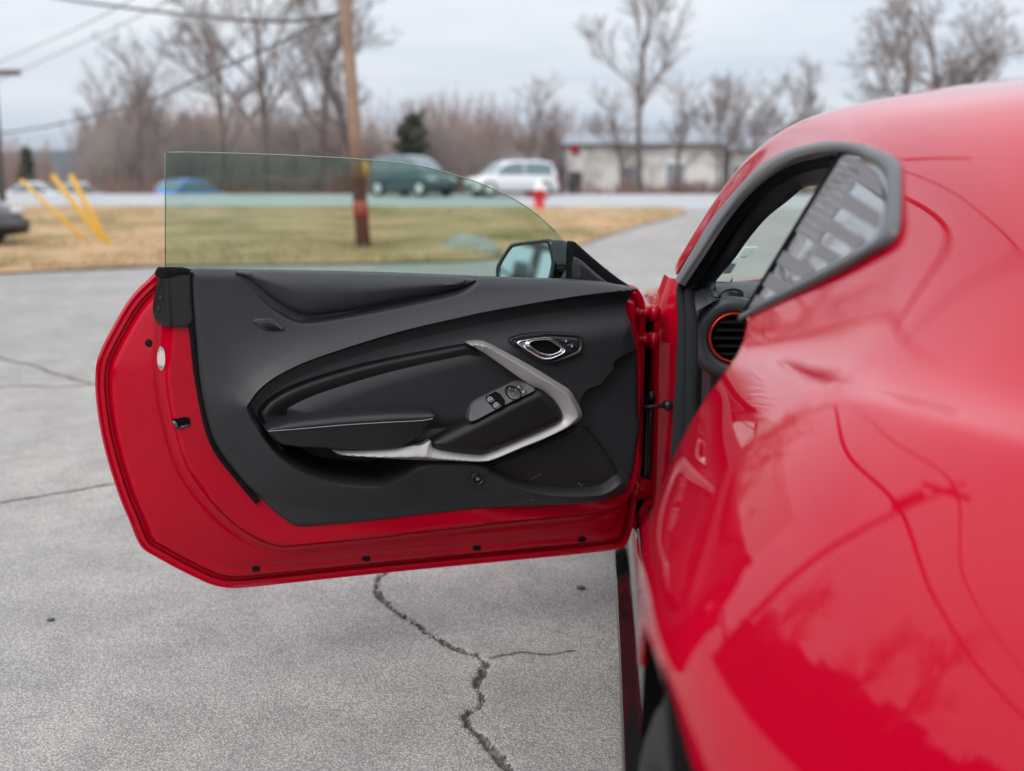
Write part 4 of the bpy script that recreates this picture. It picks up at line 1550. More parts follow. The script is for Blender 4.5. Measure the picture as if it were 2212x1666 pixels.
def icon_tube(pxs, lift, name, parent, rad=0.0008):
    for_ = MB()
    pts_ = []
    for p in pxs:
        uv = duv(*p, 0.105)
        pts_.append(d3(uv, sw_w(uv[None])[0] + lift)[0])
    for_.tube(pts_, rad, 5)
    return for_.build(name, M['icon'], parent)


icon_tube([(1057, 865), (1059, 861), (1063, 860), (1066, 863)], 0.0078, "icon", b1)
icon_tube([(1058, 865.5), (1066, 863.5)], 0.0078, "icon", b1)
icon_tube([(1066, 875.5), (1068, 871), (1072, 870), (1075, 873)], 0.0078, "icon", b2)
icon_tube([(1067, 876), (1075, 874)], 0.0078, "icon", b2)


def disc_px(cx_, cy_, rx, ry, n_=20):
    return [(cx_ + rx * math.cos(2 * math.pi * k / n_), cy_ + ry * math.sin(2 * math.pi * k / n_)) for k in range(n_)]


mk = sw_piece("mirror_control", disc_px(1108.5, 848.5, 15.5, 14), 0.0008, M['dark'], hgt=0.0006)
sw_piece("control_ring", disc_px(1108.5, 848.2, 13.6, 12.2), 0.0015, M['satin'], 0.004, hgt=0.003)
for dx, dy in ((-4, -7), (7, -4.5), (-7, 4), (4, 7.5)):
    icon_tube([(1108.5 + dx - 1.2, 848 + dy + 0.8), (1108.5 + dx + 1.2, 848 + dy - 0.8)], 0.0052, "icon", mk, 0.0009)
sw_piece("control_pad", disc_px(1108.5, 848.2, 6.5, 5.8), 0.0042, M['satin'], 0.004, hgt=0.0015)
k1 = sw_piece("mirror_button", [(1117, 836), (1125, 832.5), (1130, 838.5), (1122, 843)], 0.001, M['satin'], hgt=0.002)
k2 = sw_piece("mirror_button", [(1123, 844), (1131, 839.5), (1136, 846), (1127, 851)], 0.001, M['satin'], hgt=0.002)
icon_tube([(1121.5, 836.5), (1125.5, 836), (1126, 839), (1122.5, 839.5), (1121.5, 836.5)], 0.0034, "icon", k1, 0.0007)
icon_tube([(1128.5, 849), (1128, 845), (1131, 843.5), (1132.5, 846), (1129, 847)], 0.0034, "icon", k2, 0.0007)

# inner door handle
bez_px = [(1098, 736), (1102, 730), (1122, 723), (1168, 717.5), (1191, 717), (1244, 720), (1254, 725), (1258, 737), (1255, 758), (1236, 769), (1202, 781), (1184, 783.5), (1168, 781), (1145, 770), (1113, 753)]
bz = soften(poly_uv(bez_px, 0.07, smooth=False), 2)


def tw(px, py):
    q = duv(px, py, 0.065)[None]
    return float(trim_h(q, np.array([0.1]))[0])


_pts = np.array([duv(x, y, 0.065) for x, y in bez_px])
_w = trim_h(_pts, np.full(len(_pts), 0.1))
_cf = np.linalg.lstsq(np.c_[_pts, np.ones(len(_pts))], _w, rcond=None)[0]
_of = float((_w - np.c_[_pts, np.ones(len(_pts))] @ _cf).max())


def hb(uv):
    uv = np.atleast_2d(uv)
    return uv @ _cf[:2] + _cf[2] + _of


wb = 0.065
bezel = pillow("handle_bezel", bz, lambda uv, d: hb(uv) + 0.0015 + 0.004 * dome(d, 0.004) - 0.0035 * np.exp(-((d - 0.009) / 0.002) ** 2), M['satin'], door, res=0.003, rings=(0.0007, 0.002, 0.004, 0.007, 0.009, 0.011), skirt=0.02)
lo_px = [(1110, 738), (1122, 734.5), (1168, 728), (1183, 727.3), (1193, 731), (1213, 748), (1221, 757), (1214, 763), (1191, 774), (1177, 777), (1163, 774), (1145, 763), (1122, 748)]
li_px = [(1143, 742), (1148, 736.5), (1168, 733.5), (1181, 733.2), (1190, 737), (1211, 751), (1207, 757.5), (1191, 764), (1179, 764.5), (1163, 760), (1149, 750)]
wl_ = wb + 0.006
LO = resamp(np.concatenate([soften([duv(*p, wl_ + .01) for p in lo_px], 2)] * 1), 1000)
LI = resamp(np.concatenate([soften([duv(*p, wl_ + .012) for p in li_px], 2)] * 1), 1000)


def by_angle(P, c, n_=90):
    P = np.concatenate([P, P[:1]])
    P = resamp(P, 2000)
    th = np.arctan2(P[:, 1] - c[1], P[:, 0] - c[0])
    out = []
    for k in range(n_):
        a = -math.pi + 2 * math.pi * (k + 0.5) / n_
        out.append(P[np.argmin(np.abs(np.angle(np.exp(1j * (th - a)))))])
    return np.array(out)


cI = LI.mean(0)
LOa, LIa = by_angle(LO, cI), by_angle(LI, cI)
prl = [(0.0, 0.000), (0.03, 0.006), (0.10, 0.0105), (0.22, 0.0115), (0.36, 0.009), (0.5, 0.005), (0.72, 0.005), (0.82, 0.010), (0.92, 0.0118), (1.0, 0.007), (1.02, -0.004)]
Pc = np.array([[d3(LOa[i] * (1 - a) + LIa[i] * a, hb(LOa[i] * (1 - a) + LIa[i] * a) + 0.006 + h)[0] for a, h in prl] for i in list(range(90)) + [0]])
lv = MB().grid(Pc).build("handle_lever", M['chrome'], door)
recalc(lv)
bk = pillow("lever_cup", soften([duv(*p, wl_) for p in li_px], 2), lambda uv, d: hb(uv) + 0.0062 + 0 * d, M['dark'], bezel, res=0.006, rings=(), skirt=0.002)
for q, ic_ in (([(1207, 732), (1221, 729.5), (1233, 738), (1217, 742.5)], 0), ([(1219, 744), (1234, 739), (1243, 748), (1229.5, 754)], 1)):
    P_ = soften([duv(*p, wb + .008) for p in q], 1)
    lb = pillow("lock_button", P_, lambda uv, d: hb(uv) + 0.0050 + 0.0035 * dome(d, 0.003), M['satin'], door, res=0.003, rings=(0.0008, 0.002), skirt=0.004)
    c_ = P_.mean(0)
    ii = MB()
    for (x0, y0, x1, y1) in ((-.0022, -.0022, .0022, .0006),):
        ii.add(d3(c_ + np.array([[x0, y0], [x1, y0], [x1, y1], [x0, y1]]), hb(c_) + 0.0092), [(0, 1, 2, 3)])
    ii.tube(list(d3(c_ + np.array([[-.0014, .0006], [-.001, .003], [.001, .003], [.0014, .0006 if ic_ else .0018]]), hb(c_) + 0.0092)), 0.0004, 4)
    ii.build("icon", M['icon'], lb, smooth=False)

# speaker grille
sg_px = [(1037, 1006), (1059, 1000), (1077, 994), (1122, 975), (1168, 957), (1213, 936), (1246, 919), (1262, 912), (1293, 946), (1316, 981), (1334, 1013), (1338, 1022), (1337, 1030), (1329, 1041), (1311, 1054), (1287, 1062), (1213, 1062), (1159, 1056), (1115, 1044), (1078, 1025)]
sg = soften(poly_uv(sg_px, 0.05, smooth=False), 2)
pillow("speaker_grille", sg, lambda uv, d: 0.046 + 0.006 * dome(d, 0.006) - 0.004 * np.exp(-((d - 0.007) / 0.0015) ** 2) + 0.004 * sstep(d, 0.01, 0.06), M['mesh'], door, res=0.006, rings=(0.001, 0.003, 0.005, 0.007, 0.009), skirt=0.02)

# boot release button
rb_c = duv(1033.6, 1036, 0.085)
wr = tw(1033.6, 1036)
wr = float(trim_h(rb_c[None], np.array([0.1]))[0])
rb = MB()
wr += 0.005
c3 = d3(rb_c, wr)[0]
ax3 = -DN
rb.lathe([(0.0175, 0.006), (0.0172, -0.001), (0.0158, -0.004), (0.0125, -0.0045), (0.0105, -0.002), (0.0095, 0.001), (0.0, 0.001)], c3, ax3, 40)
rbo = rb.build("release_button", M['satin'], door)
rb2 = MB()
rb2.lathe([(0.0088, 0.002), (0.0085, -0.002), (0.007, -0.003), (0.0, -0.0034)], c3, ax3, 32)
rb2.build("button_cap", M['satin'], rbo)
rb3 = MB()
rb3.tube(list(d3(rb_c + np.array([[-.0035, -.001], [-.002, .0012], [.0005, .0018], [.0035, .001]]) * [-1, 1], wr + 0.0042)), 0.0006, 4)
rb3.tube(list(d3(rb_c + np.array([[-.0035, -.0012], [.0035, -.0012]]), wr + 0.0042)), 0.0005, 4)
rb3.build("icon", M['icon'], rbo)
# scuffs and dust on the lower panel
sc_ = MB()
for (x, y, l, a) in ((1133, 1083, 9, .2), (1146, 1079, 6, -.5), (1140, 1075, 4, 1.2), (1127, 1086, 4, .1), (1157, 1081, 5, .4), (1149, 1036, 13, -.5), (1166, 1028, 8, -.4), (1253, 1046, 5, .8), (1258, 1052, 4, -.8)):
    for k in range(3):
        x0, y0 = x + random.uniform(-3, 3), y + random.uniform(-1.5, 1.5)
        a_uv = duv(x0, y0, 0.06)
        b_uv = duv(x0 + l * math.cos(a), y0 + l * math.sin(a), 0.06)
        ww_ = [float(trim_h(q[None], np.array([seg_dist(q[None], trim)[0]]))[0]) for q in (a_uv, b_uv)]
        if y < 1060:
            ww_ = [0.0545, 0.0545]
        sc_.tube([d3(a_uv, ww_[0])[0], d3(b_uv, ww_[1])[0]], 0.0006, 4)
tag(sc_.build("scuff", mat('pale_dust', (0.13, 0.115, 0.10), 0.9), door), kind='stuff')

# black corner cover at the rear top of the shell
bc_px = [(341, 577), (372, 577), (410, 579), (412, 640), (418, 703), (357, 702), (336, 696), (328, 667), (337, 624), (343, 601), (333, 594)]
bc = soften(poly_uv(bc_px, 0.0, smooth=False), 1)


def bc_h(uv, d):
    us = [-duv(x, 650, 0)[0] for x in (333, 350, 356, 362, 368, 410)]
    return np.interp(-uv[:, 0], us, [0.008, 0.030, 0.039, 0.042, 0.040, 0.041]) + 0.002 * dome(d, 0.004)


cover = pillow("corner_cover", bc, bc_h, M['cover'], door, res=0.0045, rings=(0.001, 0.003), skirt=0.02)


cs_px = [(339, 580), (345, 576), (410, 577), (411, 592), (388, 591), (372, 597), (352, 600), (343, 601), (333, 594)]
pillow("corner_seal", soften(poly_uv(cs_px, 0.02, smooth=False), 1), lambda uv, d: bc_h(uv, d) + 0.004, M['rubber'], door, res=0.005, rings=(0.001,), skirt=0.02)


def shell_w(px, py):
    q = duv(px, py, 0.0)[None]
    return float(shell_h(q, seg_dist(q, shell))[0])


def plug(px, py, rx, ry, name, material, h=0.002):
    w0_ = shell_w(px, py)
    P_ = np.array([duv(*p, w0_) for p in disc_px(px, py, rx, ry)])
    return pillow(name, P_, lambda uv, d: shell_h(uv, seg_dist(uv, shell)) + 0.0012 + h * dome(d, 0.004), material, door, res=0.0035, rings=(0.001,), skirt=0.005)


plug(321, 741, 8, 8.5, "hole_plug", M['rubber'])
for (x, y) in ((553, 1229), (791, 1207), (1030, 1184), (1257, 1165)):
    plug(x, y, 9.5, 6.5, "hole_plug", M['rubber'])
plug(494, 1249, 2.6, 2.6, "hole_plug", M['rubber'])
plug(348, 774, 8.5, 26, "oval_sticker", M['tag'], 0.0006)
for (x, y) in ((348, 645), (343, 668)):
    q = duv(x, y, 0)[None]
    wc = float(bc_h(q, np.array([0.02]))[0])
    P_ = np.array([duv(*p, wc) for p in disc_px(x, y, 3.6, 6.5)])
    pillow("clip", P_, lambda uv, d, wc=wc: wc + 0.001 + 0.002 * dome(d, 0.002) + 0 * d, M['satin'], cover, res=0.003, rings=(0.001,), skirt=0.004)
lt_px = [(367, 901), (409, 892), (411, 913), (384, 921), (379, 913)]
lt = soften([duv(*p, 0.0) for p in lt_px], 1)
lto = pillow("door_latch", lt, lambda uv, d: shell_h(uv, seg_dist(uv, shell)) + 0.0015 - 0.001 * sstep(d, 0.001, 0.003), M['dark'], door, res=0.004, rings=(0.001,), skirt=0.004)
lc = MB()
qa, qb_ = duv(373, 903, 0), duv(383, 914, 0)
wq = shell_w(383, 908) + 0.003
lc.tube(list(d3(np.array([qa, qb_, qb_ + [0.004, -0.006]]), wq)), 0.004, 6)
lc.tube(list(d3(np.array([duv(386, 917, 0), duv(409, 911, 0)]), wq)), 0.0022, 6)
lc.build("latch_claw", M['rim'], lto)
# black tube standing in for the shaded gap along the trim's rear edge
wsl = MB()
wpts = np.array([duv(p[0] - 2.5, p[1] + 2.0, 0.040) for p in catmull(trim_px[2:12], 5)])
wsl.tube(list(d3(wpts, 0.034)), 0.0070, 8)
wsl.build("trim_gap_shade", M['rubber'], door)

# door glass
gl_px = [(357, 597), (357, 329), (420, 329), (560, 333), (700, 339), (790, 345), (900, 357), (980, 377), (1050, 401), (1112, 431), (1160, 463), (1200, 500), (1238, 536), (1238, 640), (800, 640), (357, 640)]
GW = -0.03
gP = [duv(*p, GW) for p in gl_px]
gP = np.array(gP)
gd = MB()
gd.add(d3(gP, GW), [tuple(range(len(gP)))])
gd.add(d3(gP, GW - 0.004), [tuple(range(len(gP)))[::-1]])
dg = gd.build("door_glass", M['door_glass'], door, smooth=False)
ge = MB()
eg = gP[1:12]
ge.tube(list(d3(np.concatenate([[gP[0]], catmull(eg, 3)]), GW - 0.002)), 0.0013, 6)
ge.build("glass_edge", mat('polished_glass_edge', (0.22, 0.27, 0.245), 0.3), dg)
# inner and outer belt rubbers
br = MB()
bl = [duv(x, y, -0.02) for x, y in ((372, 586), (600, 590), (900, 596), (1130, 604), (1250, 607))]
br.tube(list(d3(np.array(bl), -0.012)), 0.006, 6)
br.tube(list(d3(np.array(bl) - [0, 0.004], -0.050)), 0.007, 6)
br.build("belt_seal", M['rubber'], door)

# mirror sail triangle
sail_o = [(1233, 522), (1241, 521), (1250, 530), (1290, 565), (1330, 597), (1353, 612), (1366, 622), (1232, 622), (1232, 606)]
pillow("mirror_sail", soften([duv(*p, -0.01) for p in sail_o], 1), lambda uv, d: -0.012 + 0.012 * dome(d, 0.006), M['rubber'], door, res=0.006, rings=(0.001, 0.003), skirt=0.03)
sail_i = [(1243, 556), (1250, 556), (1262, 564), (1285, 585), (1312, 607), (1330, 618), (1243, 620)]
pillow("sail_cover", soften([duv(*p, 0.02) for p in sail_i], 1), lambda uv, d: 0.002 + 0.022 * dome(d, 0.012), M['plastic'], door, res=0.005, rings=(0.001, 0.003, 0.006), skirt=0.02)


# wing mirror (hangs outboard of the door)
def zD(a, b):
    return (a * 0.2451 + 1030.1, b * 0.2451 + 477.1)


MN = np.array([-0.70, -0.70, 0.17])
MN /= np.linalg.norm(MN)
MP = at_y(1150, 560, 2.98)
g_px = [zD(*p) for p in ((205, 430), (215, 385), (300, 250), (335, 228), (590, 192), (615, 198), (636, 245), (655, 345), (655, 385), (610, 560), (580, 590), (300, 600), (250, 570), (215, 500))]
h_px_ = [zD(*p) for p in ((172, 440), (186, 375), (288, 218), (325, 196), (600, 162), (640, 160), (655, 175), (672, 300), (680, 400), (640, 600), (590, 630), (280, 640), (225, 600), (180, 510))]
G3 = np.array([on_plane(*p, MP, MN) for p in catmull(g_px, 4, True)])
Hh = np.array([on_plane(*p, MP, MN) for p in catmull(h_px_, 4, True)])
gmn = Hh.mean(0)
back = np.array([0.78, 0.60, 0.0])
loops = [G3 - MN * 0.004, G3 + MN * 0.0004, Hh + MN * 0.0012, Hh + (gmn - Hh) * 0.0 - MN * 0.010]
for s_k, off_k in ((0.02, 0.03), (0.08, 0.06), (0.22, 0.09), (0.5, 0.115), (0.98, 0.125)):
    loops.append(Hh + (gmn - Hh) * s_k + back * off_k)
loops = [np.concatenate([l, l[:1]]) for l in loops]
mh = MB().grid(np.array(loops))
mirr = mh.build("wing_mirror", M['gloss'], door)
recalc(mirr)
MB().add(G3 - MN * 0.0004, [tuple(range(len(G3)))]).build("mirror_glass", M['mirror'], mirr, smooth=False)
ftm = MB()
fa, fb = at_y(1205, 590, 3.03), d3(duv(1240, 610, -0.06), -0.06)[0]
ftm.tube([fa, (fa + fb) / 2 + [0, 0, -0.01], fb], [0.035, 0.03, 0.03], 10)
ftm.build("mirror_foot", M['gloss'], mirr)

# ------------------------------------------------------------------ BACKGROUND
# wooden utility pole
pb = ground_pt(786, 541)
pt_ = at_y(742, -40, pb[1])
dirp = (pt_ - pb) / np.linalg.norm(pt_ - pb)
pole = empty("utility_pole", pb, "leaning tan wooden utility pole with dark base and red band on the grass verge", "utility pole")
def polept(z):
    return pb + dirp * z / dirp[2]
mbp = MB()
mbp.tube([polept(z) for z in np.linspace(1.25, 9.5, 10)], list(np.linspace(0.112, 0.088, 10)), 16)
mbp.build("pole_shaft", M['pole'], pole)
mbp = MB()
mbp.tube([polept(z) for z in (-0.3, 0.3, 0.8, 1.25)], [0.13, 0.125, 0.12, 0.115], 16)
mbp.build("pole_base", M['pole_low'], pole)
mbp = MB()
mbp.tube([polept(z) for z in (0.55, 0.85)], [0.134, 0.130], 16)
mbp.build("red_band", M['redband'], pole)
mbp = MB()
sp0 = at_y(790, 366, pb[1] - 0.16)
mbp.box(sp0, (0.10, 0.03, 0.28), None, 0.01)
mbp.build("yellow_tag", M['yellowsign'], pole)
# far left pole at the frame edge
lp = at_depth(2, 44, float(terr(44)))
lpo = empty("utility_pole", lp, "distant grey utility pole with a crossarm at the left edge", "utility pole")
MB().tube([lp + [0, 0, -0.3], lp + [0, 0, 5.9]], [0.15, 0.11], 12).build("pole_shaft", M['pole_grey'], lpo)
MB().box(at_y(8, 157, 44), (1.3, 0.14, 0.2)).build("crossarm", M['pole_grey'], lpo)


def cable(pxd, r, label, extra_end=None):
    pts = [at_y(px, py, d) for px, py, d in pxd]
    o = MB().tube(catmull(pts, 6), r * 0.66, 6).build("overhead_cable", M['cable'])
    tag(o, label, "cable", "overhead cables strung between the poles")
    return o


cable([(30, -30, 33), (130, -4, 31), (300, 20, 28), (400, 31, 26), (540, 44, 23.5), (640, 44, 22), (745, 28, pb[1])], 0.055, "thickest overhead cable, running along the top left of the sky")
cable([(-60, 296, 42), (0, 288, 40), (107, 272, 37), (200, 250, 34), (276, 229, 32), (344, 211, 29), (412, 176, 26), (520, 130, 24), (640, 75, 22), (745, 20, pb[1])], 0.045, "sagging overhead cable that drops from the wooden pole towards the left horizon")
cable([(-40, 150, 42), (100, 90, 36), (230, 30, 31), (330, -30, 28)], 0.022, "upper of two thin wires in the top left corner of the sky")
cable([(-40, 190, 42), (150, 105, 36), (330, 20, 30), (420, -30, 28)], 0.022, "lower of two thin wires in the top left corner of the sky")

# yellow guy guards
for k, (a, b, lab) in enumerate((((152, 378), (241, 541), "rightmost and brightest yellow guy wire guard standing in the dry grass"),
                                 ((112, 378), (228, 528), "middle yellow guy wire guard, close beside the brightest one"),
                                 ((44, 388), (192, 528), "faint yellow guy wire guard set apart to the left of the other two"))):
    g0 = ground_pt(*b)
    g1 = at_y(*a, g0[1] - 0.4)
    ob = MB().tube([g0 - [0, 0, 0.1], g0, g1], 0.048 if k < 2 else 0.036, 10).build("guy_guard", M['yellow'])
    tag(ob, lab, "guy guard", "yellow guy wire guards on the verge")

# hydrant
hy = ground_pt(1165, 459)
hyo = empty("fire_hydrant", hy, "red fire hydrant with a white top beside the road", "hydrant")
hm = MB()
hm.lathe([(0.0, 0.0), (0.20, 0.0), (0.20, 0.05), (0.155, 0.06), (0.145, 0.58), (0.17, 0.60), (0.17, 0.66)], hy, (0, 0, 1), 20)
hm.tube([hy + [-0.26, 0, 0.48], hy + [0.26, 0, 0.48]], 0.07, 10)
hm.build("barrel", M['hydr'], hyo)
hm = MB()
hm.lathe([(0.17, 0.64), (0.165, 0.72), (0.12, 0.84), (0.05, 0.90), (0.04, 0.98), (0.0, 0.98)], hy, (0, 0, 1), 20)
hm.build("bonnet_cap", M['white'], hyo)

# rocks at the verge edge
rock_specs = [(985, 545, 0.22, "low pale rock at the left end of the pile on the grass edge"), (1018, 538, 0.32, "largest grey rock in the middle of the pile on the grass edge"),
              (1050, 548, 0.20, "small pale rock at the right end of the pile on the grass edge"), (1120, 540, 0.14, "small separate rock on the grass between pile and car mirror")]
for (x, y, r, lab) in rock_specs:
    c = ground_pt(x, y + 6)
    bm = bmesh.new()
    bmesh.ops.create_icosphere(bm, subdivisions=3, radius=r)
    for v in bm.verts:
        k = 1 + 0.22 * math.sin(v.co.x * 9 + x) * math.cos(v.co.y * 8 + y) + random.uniform(-.05, .05)
        v.co = Vector((v.co.x * k * 1.25, v.co.y * k, v.co.z * k * 0.62)) + Vector((c[0], c[1], c[2] + r * 0.3))
    me = bpy.data.meshes.new("rock")
    bm.to_mesh(me)
    bm.free()
    me.materials.append(M['stone'])
    ro = bpy.data.objects.new("rock", me)
    COL.objects.link(ro)
    tag(ro, lab, "rock", "rocks on the grass edge")


# vehicles ------------------------------------------------------------
def vehicle(name, loc, rz, paint, L, Wd, H, kind, label, cat, group=None):
    """x forward, real proportions, body by sections; kind: suv, hatch, sedan, pickup"""
    o = empty(name, loc, label, cat, group, rz)
    hl_ = L / 2
    belt = H * 0.60
    if kind == 'suv':
        top = [(-hl_, .55), (-hl_ * .97, .88), (-hl_ * .9, belt), (-.1 * L, belt + .02), (.22 * L, belt), (hl_ * .86, belt * .86), (hl_ * .98, belt * .68), (hl_, .45)]
        gh = [(-hl_ * .93, belt), (-hl_ * .84, H * .95), (-hl_ * .5, H), (.02 * L, H * .995), (.13 * L, H * .94), (.29 * L, belt)]
    elif kind == 'hatch':
        top = [(-hl_, .5), (-hl_ * .97, .8), (-hl_ * .92, belt), (0, belt), (.2 * L, belt * .97), (hl_ * .84, belt * .84), (hl_ * .98, belt * .62), (hl_, .4)]
        gh = [(-hl_ * .92, belt), (-hl_ * .7, H * .93), (-hl_ * .3, H), (.05 * L, H * .98), (.12 * L, H * .92), (.3 * L, belt * .97)]
    elif kind == 'pickup':
        top = [(-hl_, .6), (-hl_ * .99, belt * 1.02), (-hl_ * .25, belt * 1.02), (0, belt), (.2 * L, belt), (hl_ * .9, belt * .93), (hl_ * .99, belt * .72), (hl_, .5)]
        gh = [(-hl_ * .22, belt), (-hl_ * .16, H * .97), (0.02 * L, H), (.12 * L, H * .97), (.24 * L, belt)]
    else:
        top = [(-hl_, .5), (-hl_ * .97, belt * .92), (-hl_ * .62, belt), (0, belt), (.2 * L, belt * .97), (hl_ * .82, belt * .84), (hl_ * .98, belt * .62), (hl_, .4)]
        gh = [(-hl_ * .72, belt * .99), (-hl_ * .36, H * .96), (-.05 * L, H), (.06 * L, H * .98), (.27 * L, belt * .97)]
    xs2 = np.linspace(-hl_, hl_, 40)
    tp = np.interp(xs2, [p[0] for p in top], [p[1] for p in top])
    rows2 = []
    for x, z in zip(xs2, tp):
        tpr = 1 - 0.16 * abs(x / hl_) ** 5
        w2 = Wd / 2 * tpr
        rows2.append([(x, -w2 * .9, .24), (x, -w2, .38), (x, -w2, z * .72), (x, -w2 * .96, z * .93), (x, -w2 * .86, z), (x, 0, z + .03), (x, w2 * .86, z), (x, w2 * .96, z * .93), (x, w2, z * .72), (x, w2, .38), (x, w2 * .9, .24)])
    b = MB().grid(np.array(rows2))
    n_ = len(rows2[0])
    b.f.append(tuple(range(n_)))
    b.f.append(tuple(range(len(b.v) - n_, len(b.v)))[::-1])
    recalc(b.build("body", paint, o, local=True))
    gx_ = np.linspace(gh[0][0], gh[-1][0], 26)
    gz_ = np.interp(gx_, [p[0] for p in gh], [p[1] for p in gh])
    rows3 = []
    for x, z in zip(gx_, gz_):
        f = (z - belt * .95) / (H - belt * .95)
        w2 = Wd / 2 * (.95 - .15 * f)
        wb2 = Wd / 2 * .95
        rows3.append([(x, -wb2, belt * .93), (x, -w2, z - .02), (x, -w2 * .88, z), (x, 0, z + .02), (x, w2 * .88, z), (x, w2, z - .02), (x, wb2, belt * .93)])
    recalc(MB().grid(np.array(rows3)).build("roof", paint, o, local=True))
    x0, x1 = gh[0][0] + .06 * L, gh[-1][0] - .06 * L
    for s in (-1, 1):
        for (a, c) in ((x0, (x0 + x1) / 2 - .03), ((x0 + x1) / 2 + .03, x1)):
            xx_ = np.linspace(a, c, 8)
            zt_ = np.interp(xx_, gx_, gz_) - .09
            P_ = []
            for x, z in zip(xx_, zt_):
                z = max(z, belt + .04)
                f = (z - belt) / (H - belt)
                P_.append([(x, s * (Wd / 2 * .955 + .006), belt + .02), (x, s * (Wd / 2 * (.95 - .15 * f) + .012), z)])
            recalc(MB().grid(np.array(P_)).build("side_window", M['car_glass'], o, local=True))
    # windscreen and rear window
    for (i0, i1, e) in ((len(gh) - 1, len(gh) - 2, .02), (0, 1, -.02)):
        (xa, za), (xb, zb_) = gh[i0], gh[i1]
        pa = [(xa + (xb - xa) * .12 + e, -Wd * .43, za + (zb_ - za) * .12 + .01), (xa + (xb - xa) * .12 + e, Wd * .43, za + (zb_ - za) * .12 + .01),
              (xa + (xb - xa) * .9 + e, Wd * .37, za + (zb_ - za) * .9 + .015), (xa + (xb - xa) * .9 + e, -Wd * .37, za + (zb_ - za) * .9 + .015)]
        MB().add(pa, [(0, 1, 2, 3)]).build("windscreen" if e > 0 else "rear_window", M['car_glass'], o, smooth=False, local=True)
    r = .34 if kind != 'pickup' else .39
    for x in (-hl_ * .62, hl_ * .64):
        for s in (-1, 1):
            w_ = MB()
            yo = s * (Wd / 2 - .10)
            w_.lathe([(0.0, -.11), (r * .62, -.11), (r * .9, -.12), (r, -.08), (r, .08), (r * .9, .12), (r * .62, .11), (0, .11)], (x, yo, r), (0, 1, 0), 24)
            wo = w_.build("wheel", M['tyre'], o, local=True)
            MB().lathe([(0.0, .125), (r * .58, .122), (r * .64, .115)], (x, yo, r), (0, s, 0), 20).build("rim", M['lamp_glass'] if kind != 'sedan' else M['rim'], wo, local=True)
    for s in (-1, 1):
        MB().box((hl_ * .93, s * Wd * .36, belt * .70), (.16, .34, .15), None, .03).build("headlight", M['lamp_glass'], o, local=True)
        MB().box((-hl_ * .97, s * Wd * .40, belt * .80), (.08, .2, .24), None, .02).build("tail_light", M['tail'], o, local=True)
    MB().box((hl_ - .02, 0, .42), (.10, Wd * .84, .18), None, .03).build("bumper", M['bdark'], o, local=True)
    return o


p = at_depth(890, 50.5, float(terr(50.5)) + 0.012)
vehicle("parked_car", p, math.radians(-34), M["car_dark"], 3.9, 1.8, 1.74, 'suv', "dark teal sport utility vehicle on the road, seen through the door glass", "car", "vehicles on the road")
p = at_depth(1103, 50.5, float(terr(50.5)) + 0.012)
vehicle("parked_car", p, math.radians(180 + 24), M['car_white'], 3.9, 1.8, 1.52, 'suv', "white sport utility vehicle on the road behind the red fire hydrant", "car", "vehicles on the road")
p = at_depth(410, 60.5, -0.15)
vehicle("parked_car", p, math.radians(70), M['car_blue'], 4.0, 1.8, 1.42, 'hatch', "small bright blue car at the left end of the door glass", "car", "vehicles on the road")
p = ground_pt(-242, 538)
vehicle("parked_car", p, math.radians(4), M['car_black'], 4.4, 1.85, 1.5, 'sedan', "black car poking in at the left edge of the picture", "car", "vehicles on the road")
for (px, d, lab) in ((80, 66, "leftmost white car in the row behind the yellow guards"), (180, 66, "white car at the right end of the row behind the yellow guards")):
    vehicle("parked_car", at_depth(px, d, -0.35), math.radians(8), M['car_white'], 4.3, 1.8, 1.45, 'sedan', lab, "car", "white cars beyond the road")

# buildings
def building(name, px0, px1, Y, ztop, depth, label, wallm, roofm, openings):
    a, b = at_depth(px0, Y, 0), at_depth(px1, Y, 0)
    zb_ = -0.6
    o = empty(name, ((a[0] + b[0]) / 2, Y + depth / 2, zb_), label, "building")
    w_ = b[0] - a[0]
    MB().box(((a[0] + b[0]) / 2, Y + depth / 2, (ztop + zb_) / 2), (w_, depth, ztop - zb_)).build("wall", wallm, o, smooth=False)
    cx_ = (a[0] + b[0]) / 2
    rf = MB()
    rf.add([(a[0] - .3, Y - .4, ztop), (b[0] + .3, Y - .4, ztop), (b[0] + .3, Y + depth + .4, ztop), (a[0] - .3, Y + depth + .4, ztop),
            (a[0] - .3, Y + depth / 2, ztop + .9), (b[0] + .3, Y + depth / 2, ztop + .9)], [(0, 1, 5, 4), (2, 3, 4, 5), (0, 4, 3), (1, 2, 5), (0, 3, 2, 1)])
    rf.build("roof", roofm, o, smooth=False)
    for (fx, w2, z0, z1, nm, mt) in openings:
        x = a[0] + w_ * fx
        ob = MB().box((x, Y - 0.02, (z0 + z1) / 2), (w2, .10, z1 - z0)).build(nm, mt, o, smooth=False)
        fm = MB()
        for (dx, dz, sx_, sz_) in ((-w2 / 2, 0, .08, z1 - z0 + .08), (w2 / 2, 0, .08, z1 - z0 + .08), (0, (z1 - z0) / 2, w2 + .16, .08)):
            fm.box((x + dx, Y - .06, (z0 + z1) / 2 + dz), (sx_, .12, sz_))
        fm.build("frame", M['white'], ob, smooth=False)
    return o


